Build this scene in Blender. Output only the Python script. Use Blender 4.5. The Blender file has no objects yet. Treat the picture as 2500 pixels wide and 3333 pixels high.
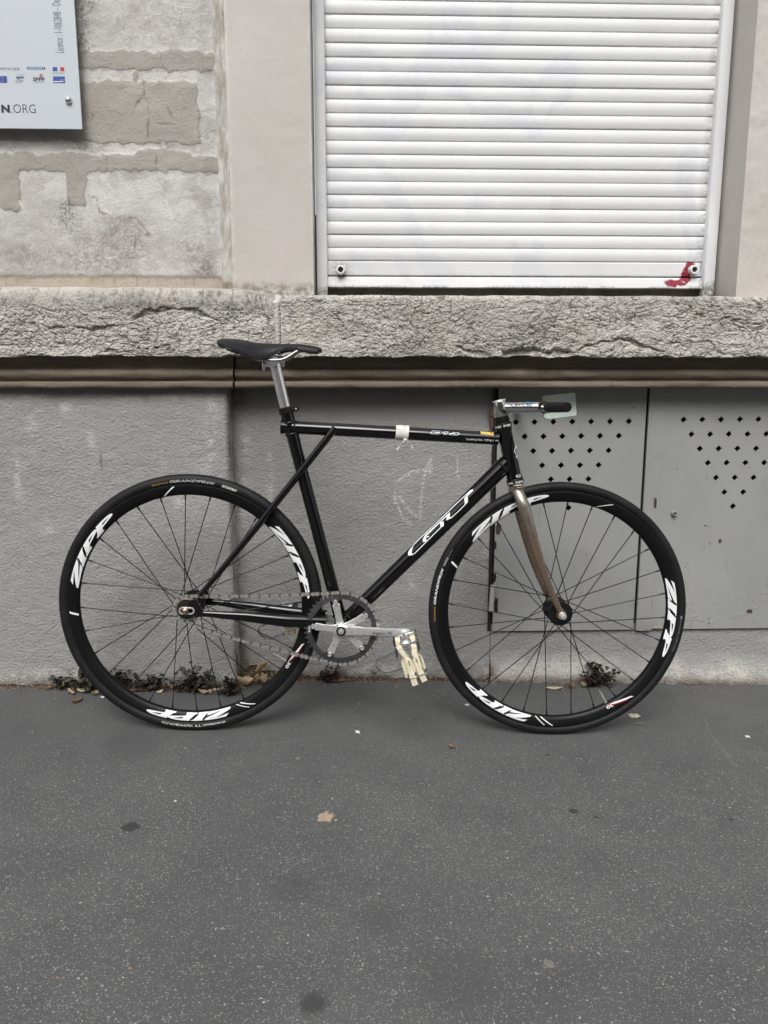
import bpy, math, random
import numpy as np
from mathutils import Vector, Matrix
from mathutils.geometry import tessellate_polygon

random.seed(7)
SC = bpy.context.scene
COL = SC.collection
PI = math.pi

# ------------------------------------------------------------------ camera, sky, sun, exposure
F_PX, PITCH, YAW = 2516.5, 0.17732, 0.03304
CAM = Vector((0.0, -2.26, 0.9295))
cp, sp, cy, sy = math.cos(PITCH), math.sin(PITCH), math.cos(YAW), math.sin(YAW)
FWD = Vector((sy * cp, cy * cp, -sp)); RGT = Vector((cy, -sy, 0)); UPV = RGT.cross(FWD)
cam_d = bpy.data.cameras.new('camera'); cam = bpy.data.objects.new('camera', cam_d); COL.objects.link(cam)
cam_d.sensor_fit = 'HORIZONTAL'; cam_d.sensor_width = 36.0; cam_d.lens = 36.0 * F_PX / 2500.0
cam_d.clip_start = 0.05; cam_d.clip_end = 400
cam.matrix_world = Matrix(((RGT.x, UPV.x, -FWD.x, CAM.x), (RGT.y, UPV.y, -FWD.y, CAM.y), (RGT.z, UPV.z, -FWD.z, CAM.z), (0, 0, 0, 1)))
SC.camera = cam

SUN_EL, SUN_AZ = math.radians(49), math.radians(190)      # high, from behind the viewer; diffuse overcast
W = bpy.data.worlds.new('World'); SC.world = W; W.use_nodes = True
wn = W.node_tree; wn.nodes.clear()
sky = wn.nodes.new('ShaderNodeTexSky'); sky.sky_type = 'NISHITA'; sky.sun_disc = False
sky.sun_elevation = SUN_EL; sky.sun_rotation = SUN_AZ; sky.air_density = 1.0; sky.dust_density = 6.0; sky.ozone_density = 1.0
hs = wn.nodes.new('ShaderNodeHueSaturation'); hs.inputs['Saturation'].default_value = 0.12
bg = wn.nodes.new('ShaderNodeBackground'); bg.inputs['Strength'].default_value = 0.12
wo = wn.nodes.new('ShaderNodeOutputWorld')
wn.links.new(sky.outputs[0], hs.inputs['Color']); wn.links.new(hs.outputs[0], bg.inputs['Color']); wn.links.new(bg.outputs[0], wo.inputs['Surface'])
sun_d = bpy.data.lights.new('sun', 'SUN'); sun_d.energy = 0.9; sun_d.angle = math.radians(28); sun_d.color = (1.0, 0.985, 0.96)
sun = bpy.data.objects.new('sun', sun_d); COL.objects.link(sun)
sdir = Vector((math.cos(SUN_EL) * math.sin(SUN_AZ), math.cos(SUN_EL) * math.cos(SUN_AZ), math.sin(SUN_EL)))
sun.rotation_euler = sdir.to_track_quat('Z', 'Y').to_euler()
SC.view_settings.view_transform = 'Standard'; SC.view_settings.look = 'None'
SC.view_settings.gamma = 1.0; SC.view_settings.use_curve_mapping = False
SC.view_settings.exposure = 0.53
SC.cycles.max_bounces = 6

# ------------------------------------------------------------------ geometry of the place
SLOPE = -0.0207                                            # the pavement falls to the right

def ray(px, py):
    return (FWD + RGT * ((px - 1250) / F_PX) - UPV * ((py - 1666.5) / F_PX))

def at(px, py, y):                                         # point of the photo on the vertical plane y
    d = ray(px, py); t = (y - CAM.y) / d.y
    return CAM + d * t

def gnd(px, py):                                           # point of the photo on the pavement
    d = ray(px, py); t = (SLOPE * CAM.x - CAM.z) / (d.z - SLOPE * d.x)
    return CAM + d * t

LEAN = 0.05
_o = Vector((-0.43911, -0.34675, SLOPE * -0.43461)); _f = Vector((0.50621, -0.36187, SLOPE * 0.51071))
BX = (_f - _o); BASE = BX.length; BX.normalize()
_b = Vector((-BX.y, BX.x, 0)).normalized()
BZ = (Vector((0, 0, 1)) * math.cos(LEAN) + _b * math.sin(LEAN)); BZ = (BZ - BX * BZ.dot(BX)).normalized()
BY = BZ.cross(BX)
BM = Matrix(((BX.x, BY.x, BZ.x, _o.x), (BX.y, BY.y, BZ.y, _o.y), (BX.z, BY.z, BZ.z, _o.z), (0, 0, 0, 1)))

def bk(px, py, n=0.0):                                     # photo point -> bicycle coordinates (along, away, up), n towards the street
    d = ray(px, py); p0 = _o - BY * n
    t = (p0 - CAM).dot(BY) / d.dot(BY)
    q = CAM + d * t - _o
    return Vector((q.dot(BX), -n, q.dot(BZ)))

# ------------------------------------------------------------------ mesh helpers
class MB:
    def __init__(s): s.v = []; s.f = []
    def add(s, vs, fs):
        k = len(s.v); s.v += [tuple(v) for v in vs]; s.f += [tuple(i + k for i in f) for f in fs]; return s
    def box(s, a, b):
        x0, y0, z0 = a; x1, y1, z1 = b
        return s.add([(x0, y0, z0), (x1, y0, z0), (x1, y1, z0), (x0, y1, z0), (x0, y0, z1), (x1, y0, z1), (x1, y1, z1), (x0, y1, z1)],
                     [(0, 3, 2, 1), (4, 5, 6, 7), (0, 1, 5, 4), (1, 2, 6, 5), (2, 3, 7, 6), (3, 0, 4, 7)])
    def tube(s, pts, rad, seg=16, caps=True, flat=None, ref=None):
        pts = [Vector(p) for p in pts]; n = len(pts)
        if not hasattr(rad, '__len__'): rad = [rad] * n
        vs = []; fs = []
        prev = None
        for i, p in enumerate(pts):
            if i == 0: t = pts[1] - pts[0]
            elif i == n - 1: t = pts[-1] - pts[-2]
            else: t = (pts[i + 1] - p).normalized() + (p - pts[i - 1]).normalized()
            t.normalize()
            if prev is None:
                r = Vector(ref) if ref is not None else (Vector((0, 1, 0)) if abs(t.y) < .9 else Vector((1, 0, 0)))
            else: r = prev
            a = (r - t * r.dot(t)).normalized(); prev = a; b = t.cross(a)
            ra = rad[i]; rb = ra
            if flat: ra = rad[i] * flat[0]; rb = rad[i] * flat[1]
            for k in range(seg):
                th = 2 * PI * k / seg
                vs.append(p + a * (math.cos(th) * ra) + b * (math.sin(th) * rb))
        for i in range(n - 1):
            for k in range(seg):
                k2 = (k + 1) % seg
                fs.append((i * seg + k, i * seg + k2, (i + 1) * seg + k2, (i + 1) * seg + k))
        if caps:
            fs.append(tuple(range(seg))[::-1]); fs.append(tuple((n - 1) * seg + k for k in range(seg)))
        return s.add(vs, fs)
    def lathe(s, prof, c=(0, 0, 0), axis=(0, 1, 0), seg=32, closed=False):  # prof: (radius, along axis)
        ax = Vector(axis).normalized(); a = Vector((1, 0, 0)) if abs(ax.x) < .9 else Vector((0, 1, 0))
        a = (a - ax * a.dot(ax)).normalized(); b = ax.cross(a); c = Vector(c)
        vs = []; fs = []; m = len(prof)
        for k in range(seg):
            th = 2 * PI * k / seg; d = a * math.cos(th) + b * math.sin(th)
            for r, h in prof: vs.append(c + d * r + ax * h)
        mm = m if closed else m - 1
        for k in range(seg):
            k2 = (k + 1) % seg
            for j in range(mm):
                j2 = (j + 1) % m
                fs.append((k * m + j, k * m + j2, k2 * m + j2, k2 * m + j))
        return s.add(vs, fs)
    def prism(s, poly, mapf, h0, h1, holes=()):             # poly in 2D, mapf(x, y, h) -> 3D
        loops = [list(poly)] + [list(h) for h in holes]
        flat = [p for l in loops for p in l]; n = len(flat)
        tris = tessellate_polygon([[Vector((p[0], p[1], 0)) for p in l] for l in loops])
        vs = [mapf(p[0], p[1], h0) for p in flat] + [mapf(p[0], p[1], h1) for p in flat]
        fs = [tuple(t) for t in tris] + [tuple(i + n for i in t)[::-1] for t in tris]
        k = 0
        for l in loops:
            m = len(l)
            for i in range(m):
                j = (i + 1) % m; fs.append((k + i, k + j, n + k + j, n + k + i))
            k += m
        return s.add(vs, fs)
    def ribbon(s, pts, wdir, width, th):                    # strap: path, constant side direction, thickness
        pts = [Vector(p) for p in pts]; n = len(pts); vs = []; fs = []
        for i, p in enumerate(pts):
            t = (pts[min(i + 1, n - 1)] - pts[max(i - 1, 0)]).normalized()
            w = Vector(wdir[i] if isinstance(wdir, list) else wdir); w = (w - t * w.dot(t)).normalized(); nn = t.cross(w)
            ww = width[i] if isinstance(width, list) else width
            for a, b in ((-1, -1), (1, -1), (1, 1), (-1, 1)): vs.append(p + w * (a * ww / 2) + nn * (b * th / 2))
        for i in range(n - 1):
            for k in range(4):
                k2 = (k + 1) % 4; fs.append((i * 4 + k, i * 4 + k2, i * 4 + 4 + k2, i * 4 + 4 + k))
        fs.append((3, 2, 1, 0)); fs.append(tuple(n * 4 - 4 + k for k in range(4)))
        return s.add(vs, fs)
    def mesh(s, name, m, smooth=True, fix=True):
        me = bpy.data.meshes.new(name); me.from_pydata(s.v, [], s.f)
        if fix:
            import bmesh
            b = bmesh.new(); b.from_mesh(me); bmesh.ops.recalc_face_normals(b, faces=b.faces); b.to_mesh(me); b.free()
        me.materials.append(m)
        if smooth:
            me.polygons.foreach_set('use_smooth', [True] * len(me.polygons))
            try: me.set_sharp_from_angle(angle=math.radians(38))
            except Exception: pass
        return me
    def build(s, name, m, parent=None, smooth=True, bevel=0, fix=True):
        o = bpy.data.objects.new(name, s.mesh(name, m, smooth, fix)); COL.objects.link(o)
        if parent: o.parent = parent
        if bevel:
            md = o.modifiers.new('bevel', 'BEVEL'); md.width = bevel; md.segments = 2; md.limit_method = 'ANGLE'; md.angle_limit = math.radians(40)
        return o

def linkobj(name, me, parent=None, mw=None):
    o = bpy.data.objects.new(name, me); COL.objects.link(o)
    if parent: o.parent = parent
    if mw is not None: o.matrix_local = mw
    return o

def tag(o, label=None, cat=None, group=None, kind=None):
    if label: o['label'] = label
    if cat: o['category'] = cat
    if group: o['group'] = group
    if kind: o['kind'] = kind
    return o

def empty(name, loc=(0, 0, 0)):
    o = bpy.data.objects.new(name, None); COL.objects.link(o); o.location = loc; o.empty_display_size = .05; return o

def grid_obj(name, P, m, parent=None, attrs=None, smooth=True):        # P: (rows, cols, 3) array
    R, C, _ = P.shape; V = P.reshape(-1, 3)
    idx = np.arange(R * C).reshape(R, C)
    q = np.stack([idx[:-1, :-1], idx[:-1, 1:], idx[1:, 1:], idx[1:, :-1]], -1).reshape(-1, 4)
    me = bpy.data.meshes.new(name); me.vertices.add(len(V)); me.vertices.foreach_set('co', V.astype('f').ravel())
    me.loops.add(q.size); me.loops.foreach_set('vertex_index', q.astype('i').ravel())
    me.polygons.add(len(q)); me.polygons.foreach_set('loop_start', np.arange(0, q.size, 4, dtype='i'))
    me.polygons.foreach_set('loop_total', np.full(len(q), 4, dtype='i'))
    me.update(calc_edges=True); me.materials.append(m)
    if smooth: me.polygons.foreach_set('use_smooth', np.ones(len(q), dtype=bool))
    for k, a in (attrs or {}).items():
        at_ = me.attributes.new(k, 'FLOAT', 'POINT'); at_.data.foreach_set('value', a.astype('f').ravel())
    return linkobj(name, me, parent)

# ------------------------------------------------------------------ numpy noise
_rng = np.random.RandomState(11)
_T = _rng.rand(256, 256)
def vn(x, y, s=0):
    x = x + s * 17.3; y = y + s * 9.7
    xi = np.floor(x).astype(int); yi = np.floor(y).astype(int); fx = x - xi; fy = y - yi
    fx = fx * fx * (3 - 2 * fx); fy = fy * fy * (3 - 2 * fy)
    a = _T[xi & 255, yi & 255]; b = _T[(xi + 1) & 255, yi & 255]; c = _T[xi & 255, (yi + 1) & 255]; d = _T[(xi + 1) & 255, (yi + 1) & 255]
    return (a * (1 - fx) + b * fx) * (1 - fy) + (c * (1 - fx) + d * fx) * fy
def fbm(x, y, o=4, s=0):
    r = 0; a = .5; t = 0
    for i in range(o): r = r + a * vn(x, y, s + i); t += a; a *= .5; x = x * 2.03; y = y * 2.03
    return r / t
def worley(x, y, s=0):
    xi = np.floor(x).astype(int); yi = np.floor(y).astype(int); F1 = np.full(x.shape, 9.); F2 = F1.copy()
    for i in (-1, 0, 1):
        for j in (-1, 0, 1):
            a, b = xi + i, yi + j
            px = a + _T[(a + s * 31) & 255, (b + 7 * s) & 255]; py = b + _T[(b + 57 + s) & 255, (a + 91) & 255]
            d = np.hypot(x - px, y - py); m = d < F1; F2 = np.where(m, F1, np.minimum(F2, d)); F1 = np.where(m, d, F1)
    return F1, F2
def sst(a, b, x):
    t = np.clip((x - a) / (b - a), 0, 1); return t * t * (3 - 2 * t)
def segd(X, Z, pts):                                        # distance to a polyline
    d = np.full(X.shape, 9.)
    for (x0, z0), (x1, z1) in zip(pts[:-1], pts[1:]):
        dx, dz = x1 - x0, z1 - z0; L = dx * dx + dz * dz + 1e-12
        t = np.clip(((X - x0) * dx + (Z - z0) * dz) / L, 0, 1)
        d = np.minimum(d, np.hypot(X - x0 - t * dx, Z - z0 - t * dz))
    return d
def inpoly(X, Z, pts):                                      # signed distance, positive inside
    ins = np.zeros(X.shape, bool); n = len(pts)
    for i in range(n):
        x0, z0 = pts[i]; x1, z1 = pts[(i + 1) % n]
        if z0 == z1: continue
        c = ((z0 > Z) != (z1 > Z)) & (X < (x1 - x0) * (Z - z0) / (z1 - z0) + x0); ins ^= c
    d = segd(X, Z, list(pts) + [pts[0]])
    return np.where(ins, d, -d)
def P2(pts, y): return [(p.x, p.z) for p in (at(a, b, y) for a, b in pts)]

# ------------------------------------------------------------------ materials
class NT:
    def __init__(s, name):
        s.m = bpy.data.materials.new(name); s.m.use_nodes = True; s.t = s.m.node_tree; s.t.nodes.clear()
        s.out = s.t.nodes.new('ShaderNodeOutputMaterial'); s.b = s.t.nodes.new('ShaderNodeBsdfPrincipled')
        s.t.links.new(s.b.outputs[0], s.out.inputs['Surface'])
    def put(s, sock, v):
        if isinstance(v, bpy.types.NodeSocket): s.t.links.new(v, sock)
        elif hasattr(v, '__len__'): sock.default_value = (*v, 1.0) if (len(v) == 3 and len(sock.default_value) == 4) else v
        else: sock.default_value = v
    def n(s, typ, ins=None, out=0, **props):
        nd = s.t.nodes.new('ShaderNode' + typ)
        for k, v in props.items(): setattr(nd, k, v)
        for k, v in (ins or {}).items(): s.put(nd.inputs[k], v)
        return nd.outputs[out]
    def pos(s): return s.n('NewGeometry', out=0)
    def obj(s): return s.n('TexCoord', out=3)
    def mapv(s, v, sc=(1, 1, 1), loc=(0, 0, 0), rot=(0, 0, 0)): return s.n('Mapping', {0: v, 1: loc, 2: rot, 3: sc})
    def noise(s, v, scale=5, detail=4, rough=.55, dist=0, out=0): return s.n('TexNoise', {'Vector': v, 'Scale': scale, 'Detail': detail, 'Roughness': rough, 'Distortion': dist}, out=out)
    def vor(s, v, scale=5, feature='F1', out=0, rnd=1.0): return s.n('TexVoronoi', {'Vector': v, 'Scale': scale, 'Randomness': rnd}, out=out, feature=feature)
    def ramp(s, f, stops, interp='LINEAR'):
        nd = s.t.nodes.new('ShaderNodeValToRGB'); s.put(nd.inputs[0], f); cr = nd.color_ramp; cr.interpolation = interp
        while len(cr.elements) < len(stops): cr.elements.new(.5)
        for e, (p, c) in zip(cr.elements, stops): e.position = p; e.color = (c, c, c, 1) if not hasattr(c, '__len__') else (*c, 1)
        return nd.outputs[0]
    def mix(s, f, a, b, mode='MIX'): return s.n('MixRGB', {0: f, 1: a, 2: b}, blend_type=mode)
    def math(s, op, a, b=0.0, c=None, clamp=False):
        ins = {0: a, 1: b}
        if c is not None: ins[2] = c
        return s.n('Math', ins, operation=op, use_clamp=clamp)
    def attr(s, name): return s.n('Attribute', out=2, attribute_name=name)
    def sep(s, v, k): return s.n('SeparateXYZ', {0: v}, out=k)
    def bump(s, h, strength=.5, dist=.002, nrm=None):
        ins = {'Height': h, 'Strength': strength, 'Distance': dist}
        if nrm is not None: ins['Normal'] = nrm
        return s.n('Bump', ins)
    def set(s, **kw):
        names = dict(col='Base Color', rough='Roughness', metal='Metallic', nrm='Normal', spec='Specular IOR Level', coat='Coat Weight', crough='Coat Roughness', sheen='Sheen Weight', sss='Subsurface Weight', trans='Transmission Weight')
        for k, v in kw.items(): s.put(s.b.inputs[names[k]], v)
        return s.m

def simple(name, col, rough=.5, metal=0., var=.0, vscale=30, bumpd=0, bscale=200, **kw):
    t = NT(name); p = t.obj(); c = col
    if var:
        n_ = t.noise(p, vscale, 5, .6)
        c = t.mix(t.ramp(n_, [(.3, 0.), (.7, 1.)]), tuple(x * (1 - var) for x in col), tuple(min(1, x * (1 + var)) for x in col))
        kw['rough'] = t.math('ADD', t.math('MULTIPLY', n_, .25), max(0.02, rough - .12))
    else: kw['rough'] = rough
    if bumpd: kw['nrm'] = t.bump(t.noise(p, bscale, 4), .8, bumpd)
    return t.set(col=c, metal=metal, **kw)

# ------------------------------------------------------------------ pavement
Y_MID, Y_LEFT, Y_UP, Y_SH = 0.0, -0.07, -0.045, 0.10
def ground_material():
    t = NT('asphalt'); p = t.pos()
    x = t.sep(p, 0); y = t.sep(p, 1)
    big = t.noise(p, 1.3, 5, .6); mid = t.noise(p, 7, 5, .6); fine = t.noise(p, 260, 3, .7); patch = t.noise(p, 2.6, 3, .5)
    base = t.mix(t.ramp(big, [(.3, 0.), (.7, 1.)]), (.088, .088, .089), (.112, .112, .112))
    base = t.mix(t.math('MULTIPLY', t.ramp(mid, [(.45, 0.), (.75, 1.)]), .35), base, (.056, .056, .058))
    base = t.mix(t.ramp(fine, [(.3, .0), (.75, .35)]), base, (.045, .045, .046))
    # exposed stone chips: cells with random size and tone, scarcer in the trodden strip by the wall
    warp = t.n('MixRGB', {0: .012, 1: p, 2: t.noise(p, 90, 2, .5, out=1)}, blend_type='ADD')
    wear = t.math('MULTIPLY', t.ramp(t.math('ADD', t.math('MULTIPLY', y, -1.0), t.math('MULTIPLY', big, .25)), [(.50, .12), (.80, 1.)]), t.ramp(patch, [(.3, .6), (.62, 1.)]))
    def chips(scale, lo, hi, amount, c1, c2, base, thr):
        v = t.mapv(warp, (1, 1.15, 1))
        d = t.vor(v, scale); rc = t.vor(v, scale, out=1)
        pick = t.sep(rc, 0); sz = t.sep(rc, 1)
        lim = t.math('ADD', t.math('MULTIPLY', t.math('MULTIPLY', sz, t.math('ADD', t.math('MULTIPLY', t.noise(p, scale * 2.3, 2, .6), 2.4), -.2)), hi - lo), lo)
        edge = t.math('LESS_THAN', d, lim)
        on = t.math('LESS_THAN', pick, t.math('MULTIPLY', wear, thr))
        f = t.math('MULTIPLY', t.math('MULTIPLY', edge, on), amount)
        return t.mix(f, base, t.mix(t.sep(rc, 2), c1, c2)), f
    base, f1 = chips(340, .16, .46, .80, (.17, .17, .17), (.32, .32, .31), base, .60)
    base, f2 = chips(190, .10, .34, .85, (.19, .19, .185), (.40, .40, .38), base, .38)
    base, f3 = chips(85, .05, .15, .9, (.30, .29, .275), (.58, .57, .54), base, .16)
    # scuffs
    sc = t.ramp(t.noise(t.mapv(p, (1.2, 14, 1), rot=(0, 0, .16)), 2.2, 6, .7), [(.66, 0.), (.80, .16)])
    base = t.mix(sc, base, (.19, .19, .19))
    # drips, stains and a scratch, each where it lies
    for sx_, sy_, r_, dk in ((1020, 3262, .028, .036), (1240, 2990, .05, .058), (960, 2890, .05, .060), (430, 2430, .10, .062), (1480, 3180, .09, .058)):
        c_ = gnd(sx_, sy_); d_ = t.n('VectorMath', {0: p, 1: tuple(c_)}, out=1, operation='DISTANCE')
        d_ = t.math('ADD', t.math('DIVIDE', d_, r_), t.math('MULTIPLY', t.math('SUBTRACT', t.noise(p, 45, 4, .7), .5), 1.3))
        base = t.mix(t.ramp(d_, [(.45, .75 if dk < .05 else .42), (1.0 if dk < .05 else 1.0, 0.)]), base, (dk, dk, dk))
    for (ax_, ay_), (bx_, by_), w_ in (((2290, 2335), (2325, 2400), .004), ((2325, 2400), (2400, 2500), .005), ((640, 2438), (1075, 2402), .0022), ((1010, 2785), (900, 2850), .004), ((1990, 2735), (2140, 2760), .003)):
        a_, b_ = gnd(ax_, ay_), gnd(bx_, by_); dx_, dy_ = b_.x - a_.x, b_.y - a_.y; L_ = math.hypot(dx_, dy_); ux_, uy_ = dx_ / L_, dy_ / L_
        px_ = t.math('ADD', t.math('MULTIPLY', t.math('SUBTRACT', x, a_.x), -uy_), t.math('MULTIPLY', t.math('SUBTRACT', y, a_.y), ux_))
        al_ = t.math('ADD', t.math('MULTIPLY', t.math('SUBTRACT', x, a_.x), ux_ / L_), t.math('MULTIPLY', t.math('SUBTRACT', y, a_.y), uy_ / L_))
        px_ = t.math('ABSOLUTE', t.math('ADD', px_, t.math('MULTIPLY', t.math('SUBTRACT', t.noise(p, 14, 3), .5), .03)))
        m_ = t.math('MULTIPLY', t.ramp(t.math('DIVIDE', px_, w_), [(.2, 1.), (1.0, 0.)]), t.math('MULTIPLY', t.math('GREATER_THAN', al_, 0.0), t.math('LESS_THAN', al_, 1.0)))
        base = t.mix(t.math('MULTIPLY', m_, t.ramp(fine, [(.42, 0.), (.6, .5)])), base, (.21, .21, .21))
    h = t.math('ADD', t.math('MULTIPLY', fine, .5), t.math('ADD', t.math('MULTIPLY', f1, .5), t.math('MULTIPLY', t.vor(p, 170), .6)))
    return t.set(col=base, rough=t.ramp(mid, [(.3, .78), (.8, .93)]), nrm=t.bump(h, .55, .0016), spec=.3)

xs = np.concatenate([np.linspace(-40, -2.2, 12), np.linspace(-2, 2, 161), np.linspace(2.2, 40, 12)])
ys = np.concatenate([np.linspace(-40, -3.4, 12), np.linspace(-3.2, .5, 149)])
X, Y = np.meshgrid(xs, ys)
Z = SLOPE * X + (fbm(X * 1.1, Y * 1.1, 3, 3) - .5) * .004 * (np.abs(X) < 3) * (Y > -3.4)
g = grid_obj('pavement', np.stack([X, Y, Z], -1), ground_material()); tag(g, kind='structure')

# ------------------------------------------------------------------ the building
bld = tag(empty('building', (0, 0, 0)), 'old street facade of painted plinth, rough stone ledge and patched plaster behind the bicycle', 'building')

def wall_rough(name, base, light, dark, bs=165, bd=.0036):
    t = NT(name); p = t.pos()
    n1 = t.noise(p, 2.2, 6, .6); n2 = t.noise(p, bs, 3, .55, .4); n3 = t.noise(p, bs * .33, 3, .6); n4 = t.noise(p, 30, 6, .7)
    col = t.mix(t.ramp(n1, [(.3, 0.), (.7, 1.)]), tuple(c * .90 for c in base), tuple(c * 1.06 for c in base))
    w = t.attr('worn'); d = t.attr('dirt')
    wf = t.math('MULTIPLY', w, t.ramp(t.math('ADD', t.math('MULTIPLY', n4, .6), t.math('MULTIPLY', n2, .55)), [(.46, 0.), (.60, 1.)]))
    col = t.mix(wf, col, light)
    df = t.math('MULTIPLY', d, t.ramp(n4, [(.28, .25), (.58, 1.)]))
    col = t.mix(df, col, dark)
    speck = t.ramp(t.noise(p, 70, 2, .5), [(.74, 0.), (.78, .5)])
    col = t.mix(speck, col, tuple(c * .45 for c in base))
    lspk = t.ramp(t.noise(t.mapv(p, loc=(3, 5, 7)), 60, 3, .6), [(.70, 0.), (.76, .55)])
    col = t.mix(lspk, col, light)
    ch = t.attr('chalk'); cf = t.math('MULTIPLY', ch, t.ramp(n2, [(.41, 0.), (.56, .85)]))
    col = t.mix(cf, col, (.55, .55, .52))
    h = t.math('ADD', n2, t.math('MULTIPLY', t.noise(t.mapv(p, (1, 1, 1.5)), bs * .62, 2, .5, .8), .9))
    return t.set(col=col, rough=.62, nrm=t.bump(h, 1.0, bd), spec=.35)

plinth_mat = wall_rough('painted_render', (.30, .298, .288), (.50, .48, .44), (.10, .075, .055))

def blob(X, Z, px, py, rx, ry, y):
    c = at(px, py, y); s = 2.2 / F_PX
    return np.exp(-(((X - c.x) / (rx * s)) ** 2 + ((Z - c.z) / (ry * s)) ** 2))

Z_MB = at(600, 1263, -.09).z                                # underside of the moulding
XL = at(738, 1270, Y_LEFT).x                                # end of the projecting part of the plinth
XD = at(1606, 1660, Y_MID).x                                # left edge of the doors
ZD = at(1900, 2051, -.012).z                                # bottom of the doors

def plinth_grid(name, x0, x1, z0, z1, y, side=None, step=.0045, amp=.0018):
    nx = max(2, int((x1 - x0) / step)); nz = max(2, int((z1 - z0) / step))
    X, Z = np.meshgrid(np.linspace(x0, x1, nx), np.linspace(z0, z1, nz))
    D = (fbm(X * 4, Z * 4, 3, 5) - .5) * .006 + (fbm(X * 38, Z * 46, 2, 9) - .5) * amp * 1.3
    foot = np.clip(1 - (Z - SLOPE * X) / .09, 0, 1)
    Yv = y + D + (fbm(X * 30, Z * 30, 3, 2) - .3) * .012 * foot
    if side is not None:                                    # rounded end where the panel projects
        e = np.clip(1 - (side - X) / .008, 0, 1); Yv = Yv + e ** 2 * .006
    worn = np.zeros_like(X); dirt = np.zeros_like(X)
    worn += foot ** 1.5 * 1.1 * (fbm(X * 5, Z * 5, 3, 6) > .42)
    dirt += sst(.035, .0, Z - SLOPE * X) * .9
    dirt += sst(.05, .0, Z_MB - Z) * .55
    return X, Z, Yv, worn, dirt

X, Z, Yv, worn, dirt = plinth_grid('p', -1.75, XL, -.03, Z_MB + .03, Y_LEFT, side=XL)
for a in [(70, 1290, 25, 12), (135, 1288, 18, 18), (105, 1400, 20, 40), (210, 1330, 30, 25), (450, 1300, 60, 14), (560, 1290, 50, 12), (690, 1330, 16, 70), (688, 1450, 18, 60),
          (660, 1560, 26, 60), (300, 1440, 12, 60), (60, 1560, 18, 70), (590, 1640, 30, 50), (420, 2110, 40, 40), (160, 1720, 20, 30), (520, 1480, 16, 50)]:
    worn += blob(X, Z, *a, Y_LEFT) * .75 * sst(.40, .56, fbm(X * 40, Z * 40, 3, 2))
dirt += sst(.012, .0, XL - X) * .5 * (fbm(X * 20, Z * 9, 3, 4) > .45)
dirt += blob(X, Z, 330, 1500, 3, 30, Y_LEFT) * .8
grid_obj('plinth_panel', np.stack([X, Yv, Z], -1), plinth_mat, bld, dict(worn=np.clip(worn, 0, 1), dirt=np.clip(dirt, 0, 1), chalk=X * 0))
# the end face of the projecting panel
n = 200; zz = np.linspace(-.03, Z_MB + .03, n); yy = np.linspace(Y_LEFT + .005, Y_MID + .02, 22)
Yg, Zg = np.meshgrid(yy, zz); Xg = XL + (fbm(Yg * 40, Zg * 25, 3, 2) - .5) * .010
wn_ = np.clip((fbm(Yg * 25, Zg * 6, 3, 7) * 1.9 - .15), 0, 1) * sst(.0, .25, Zg) + .45
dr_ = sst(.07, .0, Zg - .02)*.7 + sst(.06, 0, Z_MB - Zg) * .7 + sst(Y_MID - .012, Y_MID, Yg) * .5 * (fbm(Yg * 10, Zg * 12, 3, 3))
grid_obj('panel_end', np.stack([Xg, Yg, Zg], -1), plinth_mat, bld, dict(worn=np.clip(wn_, 0, 1), dirt=np.clip(dr_, 0, 1), chalk=Xg * 0))

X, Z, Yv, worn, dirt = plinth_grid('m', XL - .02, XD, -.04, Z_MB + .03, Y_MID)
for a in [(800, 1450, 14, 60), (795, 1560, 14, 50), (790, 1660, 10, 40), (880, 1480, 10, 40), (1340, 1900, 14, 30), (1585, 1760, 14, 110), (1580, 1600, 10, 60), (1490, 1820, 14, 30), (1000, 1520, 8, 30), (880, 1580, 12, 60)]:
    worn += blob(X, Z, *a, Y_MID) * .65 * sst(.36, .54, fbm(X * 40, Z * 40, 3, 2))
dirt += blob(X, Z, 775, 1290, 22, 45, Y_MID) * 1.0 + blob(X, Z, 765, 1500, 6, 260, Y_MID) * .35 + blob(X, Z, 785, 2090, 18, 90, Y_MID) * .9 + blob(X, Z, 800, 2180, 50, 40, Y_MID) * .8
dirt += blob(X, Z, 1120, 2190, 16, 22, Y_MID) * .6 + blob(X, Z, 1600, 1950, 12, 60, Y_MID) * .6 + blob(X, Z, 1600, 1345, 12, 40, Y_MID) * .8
chalk = np.zeros_like(X)
for pl, w in [([(1403, 1489), (1381, 1549), (1372, 1616), (1367, 1691), (1336, 1665), (1300, 1618)], .006), ([(1283, 1615), (1309, 1684), (1340, 1708)], .006),
              ([(1295, 1563), (1343, 1535), (1405, 1525)], .007), ([(1405, 1489), (1400, 1540)], .006), ([(1283, 1600), (1284, 1640)], .004), ([(1488, 1480), (1492, 1560)], .004), ([(1180, 1400), (1186, 1440)], .002)]:
    d = segd(X, Z, P2(pl, Y_MID)); chalk = np.maximum(chalk, sst(w, w * .2, d))
chalk += blob(X, Z, 1330, 1585, 40, 50, Y_MID) * .22 * (fbm(X * 60, Z * 60, 2, 2) > .5)
grid_obj('plinth_panel', np.stack([X, Yv, Z], -1), plinth_mat, bld, dict(worn=np.clip(worn, 0, 1), dirt=np.clip(dirt, 0, 1), chalk=np.clip(chalk, 0, 1)))
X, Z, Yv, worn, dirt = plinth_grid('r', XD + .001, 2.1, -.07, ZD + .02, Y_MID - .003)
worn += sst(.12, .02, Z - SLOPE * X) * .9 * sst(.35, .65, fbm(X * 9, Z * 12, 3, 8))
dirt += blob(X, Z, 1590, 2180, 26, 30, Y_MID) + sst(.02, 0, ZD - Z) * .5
Yv = Yv - .022 * sst(.10, .0, Z - SLOPE * X)
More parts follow.
